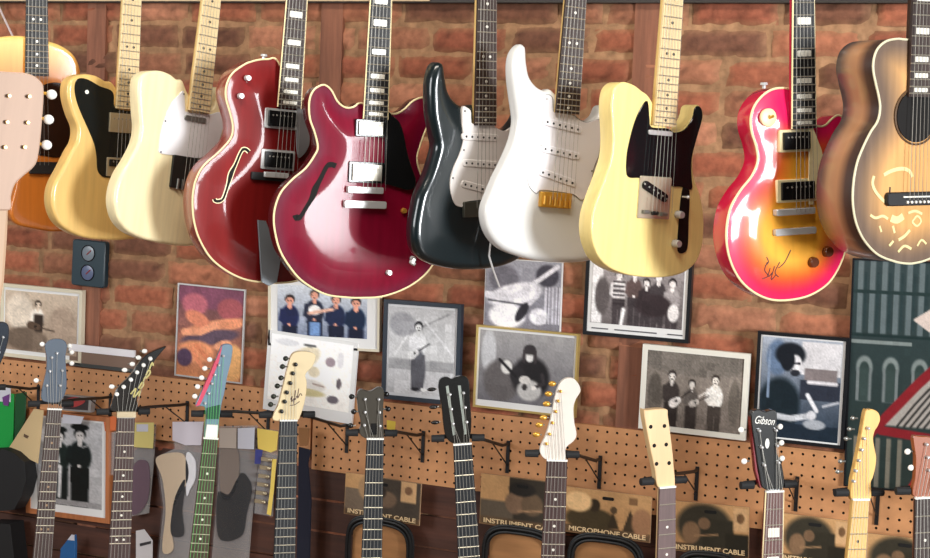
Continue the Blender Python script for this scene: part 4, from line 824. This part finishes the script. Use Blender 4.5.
def hanger(label, g, wallpx, brace=.075):
    yoke_z = g.yk; c = g.M @ Vector((0, .01, yoke_z)); w0 = at(*wallpx, -.02); root = thing('guitar_hook', Matrix.Translation((w0.x, -.0165, w0.z)), 'black hook and yoke holding the ' + hook_name(label), 'hook', 'black hooks on the pegboard')
    o = Vector((w0.x, -.0165, w0.z)); L = g.M.to_3x3() @ Vector((1, 0, 0)); yv = g.M.to_3x3() @ Vector((0, 1, 0)); L.z *= .4; b0 = c+yv*.03-o
    mb = MB(); mb.box(-.0045, .0045, -.003, 0, -.075, .008); mb.obj('back_plate', blackm, root)
    mb = MB(); mb.tube([(0, -.002, .0), (0, -.04, .002), b0*.6+Vector((0, 0, .001)), b0], .0042, 8); mb.obj('arm', blackm, root)
    mb = MB(); mb.tube([(0, -.002, -.055), b0*.38], .0018, 6); mb.obj('brace', blackm, root)
    mb = MB()
    near = [x for x, z in g.hp2 if yoke_z-.018 < z < yoke_z+.016]; ex = {-1: -min(near)+g.pad, 1: max(near)}
    for sx in (-1, 1): mb.tube([b0, c-o+L*(ex[sx]+.016)*sx+yv*.016, c-o+L*(ex[sx]+.016)*sx-yv*.008], .0055, 8)
    for sx in (-1, 1): mb.tube([c-o+L*(ex[sx]+.002)*sx-yv*.002, c-o+L*(ex[sx]+.032)*sx-yv*.002], .0085, 10)
    mb.obj('yoke', foam, root)
HN = {}
def hook_name(label): return HN.get(label, label)
def z62(o, *pts): return [(o[0]+a/6.2, o[1]+b/6.2) for a, b in pts]
def z775(*pts): return [(810+a/7.75, 400+b/7.75) for a, b in pts]
YL = -.33
def L(short, label, *a, **k): HN[label] = short; return lower(label, *a, **k)
sheen_head = M('grey_sheen_head', (84, 96, 110), .25, coat=.5); dark_fb = M('brown_board', (54, 33, 26), .45, grain=.3, gscale=(150, 150, 10)); blk_head = M('black_head', (20, 22, 22), .2, coat=.6)  # grey blue head: reflection on glossy black put into the base colour
rose_fb = M('rose_board', (60, 38, 35), .55, grain=.25, gscale=(150, 150, 10)); eb_fb = M('ebony_board', (13, 18, 24), .55)
L('grey blue headstock', 'brown neck with rounded grey blue headstock, second from the left', (47.5,409), (61,410), (42,558), YL, 8,
  z62((0,320), (278,160),(300,130),(345,116),(395,125),(415,160),(406,230),(412,330),(412,420),(392,480),(360,510),(295,510),(258,490),(262,420),(285,320),(288,235)), sheen_head, dark_fb, mahog,
  z62((0,320), (432,160),(445,200),(445,268),(262,150),(225,375)), z62((0,320), (320,232),(308,316),(290,405),(352,205),(385,312),(372,405)), pearl, inlm=M('tan_dot', (150, 120, 88), .5), hook=(110,397))
g = L('pointed black headstock', 'rosewood neck with pointed black headstock and round pearl buttons', (117,417.5), (134.7,417.5), (119,558), YL, 8,
  z62((90,335), (135,470),(135,420),(150,370),(180,320),(250,250),(290,190),(340,130),(400,95),(472,70),(440,110),(400,160),(385,200),(345,265),(310,330),(292,400),(285,470)), blk_head, rose_fb, M('dark_neck', (52, 34, 26), .35),
  z62((90,335), (135,320),(215,217),(262,180),(300,140),(338,100)), z62((90,335), (165,365),(207,320),(252,275),(290,230),(330,185),(372,145)), pearl, hook=(187,404), btr=(.0065,.0075), postm=pearl, postr=.0056)
plate_part('locking_nut', g.ps([(116.5,411),(135.5,411),(135.5,417),(116.5,417)]), -.011, -.001, M('nickel_cover', (190, 174, 144), .3, .6), g.root)
logom = M('logo_yellow', (196, 184, 112), .5)
def head_ribbon(g, pts, wd, m, name='logo'):
    P = spline(g.ps(pts), False, .003); n = len(P); Lf, Rf = [], []
    for i in range(n):
        t = P[min(i+1, n-1)]-P[max(i-1, 0)]; t /= np.linalg.norm(t)+1e-9; nn = np.array([-t[1], t[0]])*wd/2; Lf.append(P[i]+nn); Rf.append(P[i]-nn)
    mb = MB(); v = [(x, -.0026, z) for x, z in Lf]+[(x, -.0026, z) for x, z in Rf]; v += [(x, -.0015, z) for x, _, z in v]
    f = []
    for i in range(n-1): f += [(i, i+1, n+i+1, n+i), (2*n+i, 3*n+i, 3*n+i+1, 2*n+i+1), (i, 2*n+i, 2*n+i+1, i+1), (n+i, n+i+1, 3*n+i+1, 3*n+i)]
    f += [(0, n, 3*n, 2*n), (n-1, 3*n-1, 4*n-1, 2*n-1)]
    mb.add(v, f); return mb.obj(name, m, g.hd)
for pts in ([(252,365),(285,330),(270,385),(310,345),(300,380)], [(300,330),(325,290),(330,310),(310,335)], [(330,285),(345,255),(350,270)], [(345,250),(365,215),(372,235),(352,262)], [(368,210),(385,170),(392,190)]): head_ribbon(g, z62((90,335), *pts), .004, logom)
g = L('blue green headstock with pink edge', 'rosewood neck with green strings and slanted blue green headstock edged pink', (203.5,438.5), (217.5,439), (198,558), YL, 8,
  z62((90,335), (655,435),(700,335),(750,225),(800,105),(822,62),(880,66),(876,150),(850,260),(832,360),(815,430),(800,530),(785,640),(712,640),(720,525),(715,455),(690,440)), M('teal_head', (112, 140, 158), .3, coat=.5), M('olive_board', (64, 46, 30), .45, grain=.25, gscale=(150, 150, 10)), maple,
  z62((90,335), (742,152),(712,207),(692,265),(667,320),(650,380)), z62((90,335), (826,128),(798,185),(772,245),(756,300),(736,360),(712,420)), pearl, edge=z62((90,335), (655,440),(700,335),(750,225),(800,105),(820,62),(800,160),(760,260),(720,350),(680,435)), edgem=M('pink_edge', (206, 62, 92), .4), strm=M('green_strings', (88, 190, 96), .35), hook=(268,412), yoke=.062)
plate_part('green_base', g.ps(z62((90,335), (722,450),(808,430),(800,520),(720,520))), -.0028, -.001, M('green_base', (26, 84, 58), .3, coat=.4), g.hd, 0)
plate_part('locking_nut', g.ps([(206.5,424),(217.5,424.5),(217,437.5),(204.5,437)]), -.009, -.001, M('white_nut', (226, 224, 218), .4), g.root)
g = L('cream headstock with six dark posts', 'ebony neck with cream headstock and six dark posts in line, before the white print', (279.5,420.5), (297,421), (284,558), YL, 10,
  z62((230,340), (268,495),(300,400),(330,280),(360,160),(385,90),(430,70),(500,75),(530,100),(512,160),(468,212),(475,260),(472,320),(458,400),(435,470),(412,495)), M('cream_head', (228, 206, 160), .35, coat=.3), eb_fb, maple,
  z62((230,340), (345,115),(325,165),(316,235),(293,285),(270,350),(252,400)), z62((230,340), (405,150),(388,205),(372,265),(350,323),(337,380),(318,440)), M('aged_button', (52, 54, 46), .3, .6), inlay=None, postm=M('dark_post', (44, 44, 42), .35, .5), postr=.0052, hook=(347,425), strm=dull_metal)
for pts in ([(375,370),(385,345),(380,385),(395,360),(392,395)], [(405,310),(400,370),(415,345)], [(425,300),(418,360),(435,330),(445,345)], [(370,405),(400,400),(430,380)]): head_ribbon(g, z62((230,340), *pts), .0018, M('ink', (70, 30, 30), .6), 'signature')
g = L('dark bronze headstock', 'ebony neck with dark bronze open topped headstock, below the white print', (366.5,439), (383.5,439.5), (371.5,558), YL, 6,
  z62((340,370), (165,425),(120,390),(130,330),(112,240),(106,150),(130,120),(185,132),(240,106),(272,130),(268,230),(268,330),(272,395),(262,425)), M('bronze_head', (72, 68, 60), .3, .3, coat=.4), eb_fb, mahog,
  z62((340,370), (72,165),(85,258),(66,345),(288,150),(298,242)), z62((340,370), (155,180),(155,260),(150,340),(240,180),(245,260),(248,345)), black, inlay=None, hook=(423,434))
plate_part('truss_cover', g.ps(z62((340,370), (190,330),(225,330),(230,400),(190,400))), -.0035, -.001, black, g.hd)
# classical slotted head
g = L('slotted black headstock', 'black slotted classical headstock with black rollers on a dark neck', (453,444), (471.5,445), (469,558), YL, 6,
  z62((340,370), (705,455),(660,420),(642,350),(630,230),(612,120),(618,60),(655,42),(690,55),(720,42),(778,40),(800,80),(806,200),(815,320),(806,420),(790,455)), blk_head, eb_fb, M('dark_neck', (52, 34, 26), .35),
  z62((340,370), (568,120),(580,230),(590,325)), z62((340,370), (680,150),(690,240),(700,330),(765,140),(775,230),(785,320)), black, inlay=None, hook=(508,444), btr=(.009,.006))
for pts in ([(655,100),(672,95),(715,400),(700,405)], [(730,95),(748,95),(785,395),(770,400)]): plate_part('string_slot', g.ps(z62((340,370), *pts)), -.0028, -.001, M('slot_grey', (150, 158, 150), .3), g.hd, 0)
g = L('white headstock with gold buttons', 'rosewood neck with white rounded headstock and gold tuning buttons', (546.5,460.5), (567,461), (552.5,558), YL, 8,
  z62((470,370), (432,500),(470,400),(500,300),(522,180),(552,90),(592,52),(640,52),(674,90),(684,132),(657,180),(642,230),(646,320),(660,400),(642,440),(594,485),(585,560),(480,560)), M('white_head', (222, 214, 204), .35, coat=.4), rose_fb, maple,
  z62((470,370), (510,85),(487,148),(475,210),(455,295),(430,340),(412,400)), z62((470,370), (560,130),(545,190),(530,255),(510,325),(492,395),(473,455)), gold, hook=(600,459), btr=(.008,.008))
L('blank pale headstock', 'blank pale maple headstock with six empty holes and no strings', (658.5,487.5), (674.5,487.5), (665.5,558), YL, 28,
  z62((600,400), (270,78),(295,62),(408,56),(420,100),(440,250),(455,400),(457,545),(362,545),(338,430),(310,300)), maple_pale, M('dusky_board', (92, 70, 68), .5, grain=.2, gscale=(150, 150, 10)), maple_pale,
  [], z62((600,400), (312,165),(397,160),(334,282),(408,275),(348,395),(426,390)), chrome, strings=False, plain_holes=True, hook=(697,470), head_t=.02)
red_neck = M('red_neck', (120, 18, 32), .25, coat=.5)
g = L('red edged black headstock', 'red edged black headstock with white script and oval inlay', (765,491.5), (782.5,492), (771.5,558), YL, 26,
  z62((720,400), (192,98),(232,58),(275,72),(330,60),(352,90),(346,200),(350,320),(384,410),(390,545),(272,550),(240,440),(216,290)), blk_head, M('red_board', (92, 50, 44), .4, grain=.25, gscale=(150, 150, 10)), red_neck,
  z62((720,400), (372,165),(380,265),(384,362),(130,185),(150,380)), z62((720,400), (237,187),(252,290),(268,400),(340,185),(348,280),(356,385)), pearl, inlay='block', hook=(797,480), fbbind=cream, head_t=.016, hookpad=.009)
x, z = g.p(*z62((720,400), (290,268))[0]); plate_part('inlay', [(x+.006*math.cos(a)*.8, z+.011*math.sin(a)) for a in np.linspace(0, 6.28, 16, endpoint=False)], -.0028, -.001, pearl, g.hd, 0)
x, z = g.p(*z62((720,400), (272,128))[0]); text_obj('Gibson', .024, pearl, g.hd, x, -.0028, z, rot=-.12, width=.046, shear=.3, name='logo')
mb = MB(); mb.plate(g.ps(z62((720,400), (196,105),(236,440),(262,548),(252,548),(222,440),(190,110))), .002, .0155, .0005); mb.obj('headstock_side', red_neck, g.hd)
g = L('maple headstock with metal buttons', 'maple neck with rounded maple headstock and small metal buttons, right side', (851.5,499.5), (868,500), (855,558), YL, 30,
  z775((425,95),(450,75),(485,72),(528,98),(542,150),(522,205),(500,240),(488,300),(500,380),(512,440),(505,520),(485,600),(470,640),(462,775),(325,775),(320,640),(345,520),(385,320)), M('maple_amber', (232, 184, 104), .3, coat=.4, grain=.08), M('maple_board', (226, 184, 112), .35, coat=.3, grain=.08), M('maple_amber', (232, 184, 104), .3),
  z775((330,140),(305,225),(280,300),(235,475),(215,555)), z775((440,215),(410,295),(390,382),(370,465),(345,545),(330,625)), dull_metal, inlm=dot_black, hook=(878,493), btr=(.005,.006))
L('orange headstock', 'orange wood headstock with white buttons at the right edge', (914,497), (934,499), (924,570), YL, 24,
  z775((798,290),(850,280),(960,290),(1010,330),(985,480),(965,600),(960,745),(800,745),(810,600),(815,450)), M('orange_head', (146, 74, 34), .35, coat=.4), rosewood, mahog,
  z775((755,400),(782,525)), z775((895,340),(905,440),(915,540),(975,340),(965,440),(955,540)), pearl, hook=(945,495))
L('black headstock', 'edge of a black headstock at the left border below the picture', (-28,392), (-11,393), (-34,558), YL, 5,
  [(-28,390),(-22,360),(-13,335),(-6,325),(3,322),(8.5,326),(8.5,338),(5,352),(-3,372),(-10,391)], M('navy_head', (22, 34, 48), .25, coat=.5), rosewood, mahog, [], [(-8,345),(-13,357),(-18,370),(3,337),(-1,352),(-6,367)], pearl, hook=(38,388))
# pale headstock of a guitar standing nearer to the camera
gf = G((-26, 320), (6, 95), -2.35, 14, origin=(-8, 195)); root = thing('acoustic_guitar', gf.M, 'pale wooden headstock standing nearest to us at the upper left', 'guitar'); gf.root = root
mb = MB(); mb.plate(spline(gf.ps([(-32,86),(-18,72),(8,72),(28,74),(40,82),(42.5,92),(41,120),(38,150),(34,165),(22,176),(14,184),(10,196),(8,210),(-18,205),(-22,180),(-26,150),(-30,115)]), True, .003), -.006, .01, .002); hd = mb.obj('headstock', M('pale_blurred_wood', (186, 156, 136), .6, grain=.06), root); gf.hd = hd
mb = MB(); mb.plate(gf.ps([(8,205),(7,235),(4,280),(-2,320),(-40,330),(-24,205)]), -.004, .014, .004); mb.obj('neck', M('pale_neck', (190, 158, 130), .6), root)
for a, b in ((27,96.5),(25.5,122.5),(22.5,147),(7,96),(5,122),(3,147)): x, z = gf.p(a, b); disc_part('tuning_post', x, z, -.0115, -.005, .0022, M('brass', (190, 160, 110), .35, .8), root)
for a, b in ((52,94.5),(49,119.5),(47,145)):
    x, z = gf.p(a, b); mb = MB(); mb.ball((x, .002, z), .0062, .005, .0055); o = mb.obj('tuning_button', pearl, root); mb = MB(); mb.tube([(x-.012, .002, z), (x, .002, z)], .0018, 6); mb.obj('shaft', gold, o)
for pts in ([(2,135),(8,150),(4,160)], [(10,132),(6,148),(12,158)], [(0,150),(14,146)], [(3,128),(12,138)]): head_ribbon(gf, pts, .0012, M('faded_ink', (170, 130, 116), .6), 'script')

# ------------------------------------------------------------------ bags, cards and small things between the lower necks
plastic = M('clear_plastic', (225, 225, 230), .15, alpha=.03)
def poly_thing(name, label, cat, pts, Y, m, t=.003, group=None, part='card'):
    cx = sum(p[0] for p in pts)/len(pts); cy = sum(p[1] for p in pts)/len(pts); o = at(cx, cy, Y); root = thing(name, Matrix.Translation(o), label, cat, group)
    P = [at(a, b, Y)-o for a, b in pts]; plate_part(part, [(p.x, p.z) for p in P], 0, t, m, root, min(.0008, t*.3)); root['o'] = 0; del root['o']
    return root, o
def add_poly(root, o, name, pts, Y, m, yf, t, smooth=False):
    P = [at(a, b, Y)-o for a, b in pts]; q = [(p.x, p.z) for p in P]
    if smooth: q = spline(q, True, .004)
    return plate_part(name, q, yf, yf+t, m, root, 0)
def bag(label, outline, hdr, hdrm, guards, Y):
    root, o = poly_thing('pickguard_bag', label, 'bag', outline, Y, M('thin_film', (190, 186, 184), .3, alpha=.28), .002, 'bagged pickguards', 'back_sheet')
    for nm, pts, m in guards: add_poly(root, o, nm, pts, Y, m, -.004, .003, True)
    add_poly(root, o, 'front_sheet', outline, Y, plastic, -.0075, .0008)
    if hdr: add_poly(root, o, 'header_card', hdr, Y, hdrm, -.010, .002)
    return root, o
BG = (110, 410)
r, o = bag('clear bag with a cream and a white pickguard, left of the green strings', z62(BG, (395,75),(600,70),(590,300),(560,560),(545,920),(300,920),(330,600),(290,290),(400,240)), z62(BG, (400,70),(590,70),(575,215),(480,215),(400,185)), M('bag_header', (206, 198, 206), .5),
    [('pickguard', z62(BG, (290,300),(400,262),(470,290),(490,420),(420,560),(380,700),(395,860),(330,870),(350,620),(330,430)), M('cream_guard', (204, 180, 150), .5)), ('pickguard', z62(BG, (478,270),(530,310),(532,420),(500,490),(478,520)), white_p), ('pickguard', z62(BG, (470,430),(450,620),(460,770),(385,770),(388,640),(415,520)), black)], -.03)
r, o = bag('clear bag with a dark and a grey pickguard, right of the green strings', z62(BG, (680,100),(915,95),(920,290),(890,560),(860,930),(630,930),(665,500)), z62(BG, (690,110),(795,110),(795,235),(690,230)), M('bag_header_tan', (186, 172, 160), .5),
    [('pickguard', z62(BG, (690,240),(790,235),(800,420),(760,540),(720,560),(690,500)), M('grey_tan_guard', (128, 112, 100), .5)), ('pickguard', z62(BG, (830,390),(880,480),(850,640),(815,780),(680,790),(672,520),(740,520),(790,430)), black)], -.03)
add_poly(r, o, 'label_sticker', z62(BG, (805,110),(910,105),(905,240),(805,235)), -.03, M('pale_label', (204, 204, 214), .4), -.011, .001)
r, o = bag('bag with a yellow header and purple contents, right of the pointed headstock', z62(BG, (0,140),(285,85),(270,330),(240,640),(130,660),(120,420),(0,400)), z62(BG, (140,75),(285,75),(278,235),(140,225)), M('yellow_card', (212, 196, 120), .6), [('pickguard', z62(BG, (150,350),(240,330),(235,560),(140,640)), M('plum_guard', (92, 62, 78), .4))], -.03)
add_poly(r, o, 'white_label', z62(BG, (180,85),(250,85),(250,130),(180,130)), -.03, M('pale_label', (204, 204, 214), .4), -.0115, .001)
SB = (230, 410)
r, o = bag('yellow and blue card holding small metal tuners, left of the ebony neck', z62(SB, (180,110),(310,130),(290,320),(270,480),(265,660),(150,640),(165,420),(190,240)), z62(SB, (180,110),(310,130),(300,245),(265,260),(185,235)), M('yellow_header', (226, 196, 92), .6), [], -.03)
add_poly(r, o, 'blue_panel', z62(SB, (170,240),(215,245),(200,330),(165,330)), -.03, M('blue_panel', (54, 58, 130), .6), -.0105, .001)
add_poly(r, o, 'side_strip', z62(SB, (275,300),(300,300),(285,480),(265,650),(240,640),(262,480)), -.03, M('yellow_header', (226, 196, 92), .6), -.0105, .001)
for k in range(6):
    p = at(*z62(SB, (235-k*8, 300+k*52))[0], -.03)-o; mb = MB(); mb.box(p.x-.012, p.x+.010, -.016, -.009, p.z-.005, p.z+.005); mb.ball((p.x+.014, -.014, p.z), .007, .004, .005); mb.obj('tuning_machine', M('nickel_cover', (190, 174, 144), .3, .6), r)
# green bags left
for lab, pts in (('green bag with purple print at the left border', [(-6,392),(14,394),(13,444),(9,452),(-6,449)]), ('darker green narrow bag right of the first green bag', [(15,394),(26,392),(25,420),(14,447)])):
    r, o = poly_thing('string_bag', lab, 'bag', pts, -.05, M('bright_green', (18, 150, 62), .4) if 'purple' in lab else M('dark_green', (14, 72, 34), .4), .004, 'green bags', 'pouch')
    if 'purple' in lab:
        add_poly(r, o, 'white_top', [(-6,386),(11,388),(11,402),(-6,401)], -.05, M('pale_label', (204, 204, 214), .4), -.0015, .001)
        add_poly(r, o, 'purple_mark', [(3,397),(10,394),(9,406),(4,405)], -.05, M('purple_ink', (104, 52, 122), .5), -.003, .001)
r, o = poly_thing('paper_tag', 'slanted tan paper tag left of the brown neck', 'tag', z62((0,395), (210,85),(270,95),(235,425),(50,335)), -.06, M('tan_paper', (196, 170, 126), .7), .002, None, 'paper')
add_poly(r, o, 'print_mark', z62((0,395), (150,240),(180,255),(170,270),(148,258)), -.06, M('ink_brown', (90, 66, 46), .7), -.0012, .001)
r, o = poly_thing('small_box', 'small dark box with red picture right of the grey blue headstock', 'box', z62((0,395), (388,0),(570,15),(560,110),(385,95)), -.06, M('grey_box_edge', (150, 146, 144), .5), .02, None, 'box')
add_poly(r, o, 'box_print', z62((0,395), (395,5),(550,20),(545,95),(395,85)), -.06, M('box_dark', (50, 40, 42), .5), -.0012, .001); add_poly(r, o, 'red_figure', z62((0,395), (400,30),(470,12),(530,35),(500,62),(450,75),(400,55)), -.06, M('box_red', (170, 56, 56), .5), -.0024, .001, True)
add_poly(r, o, 'white_label', z62((0,395), (390,120),(520,135),(500,180),(385,175)), -.06, M('pale_label', (204, 204, 214), .4), .0, .001)
# dark strap, cases and loose items at the bottom
r, o = poly_thing('guitar_strap', 'dark navy strap hanging right of the ebony neck with cream headstock', 'strap', z62(SB, (425,230),(500,250),(480,330),(500,560),(490,940),(410,940),(420,600)), -.06, M('navy_cloth', (20, 22, 40), .9), .006, None, 'webbing')
add_poly(r, o, 'tan_end', z62(SB, (425,110),(495,115),(480,220),(430,225)), -.06, M('tan_leather', (150, 104, 62), .7), .0, .004)
BL = (0, 468)
for nm, lab, cat, pts, m, t in (('gig_bag', 'black rounded case edge at the left border', 'case', [(-12,450),(4,449),(14,453),(24,462),(26,480),(22,496),(14,510),(-12,512)], M('case_black', (14, 14, 16), .6), .05), ('amplifier', 'black box corner in the bottom left corner', 'box', [(-12,523),(10,524),(14,560),(15,600),(-12,600)], M('case_black', (14, 14, 16), .6), .06)):
    poly_thing(nm, lab, cat, pts, -.09, m, t, None, 'shell')
r, o = poly_thing('pick_tin', 'blue pointed packet at the bottom between the two left necks', 'packet', z62(BL, (375,500),(430,430),(460,415),(465,470),(460,640),(365,640)), -.06, M('blue_packet', (34, 92, 150), .5), .01, None, 'packet')
add_poly(r, o, 'white_tip', z62(BL, (420,445),(445,412),(462,415),(462,450)), -.06, M('pale_label', (204, 204, 214), .4), -.001, .001)
r, o = poly_thing('paper_slip', 'white paper slip with dark writing at the bottom, right of the second neck', 'paper', z62((110,468), (160,390),(210,380),(262,450),(262,640),(160,640)), -.05, M('white_paper', (206, 202, 204), .6), .002, None, 'paper')
add_poly(r, o, 'writing', z62((110,468), (185,468),(255,452),(255,468),(188,486)), -.05, M('ink_dark', (50, 48, 52), .6), -.0012, .001)
r, o = poly_thing('sticker', 'small yellow sticker on the pegboard beside the bronze headstock', 'sticker', z62((340,370), (290,310),(345,320),(340,385),(290,385)), -.0165, M('yellow_sticker', (226, 196, 70), .6), .0005, None, 'paper')
r, o = poly_thing('price_tag', 'orange red tag above the yellow bag by the second neck', 'tag', z62((0,395), (640,150),(700,130),(720,140),(715,220),(650,225)), -.035, M('orange_tag', (206, 104, 52), .6), .002, None, 'paper')

# thin white cord at the top left
p0 = at(-10, -14, -.045); p1 = at(12.5, 36, -.02); mb = MB(); mb.tube([Vector((0,0,0)), (p1-p0)*.5+Vector((0,0,-.003)), p1-p0], .003, 8)
o = mb.obj('cord', M('white_cord', (220, 205, 205), .5), mw=Matrix.Translation(p0)); tag(o, 'thin white cord slanting down at the top left corner', 'cord')
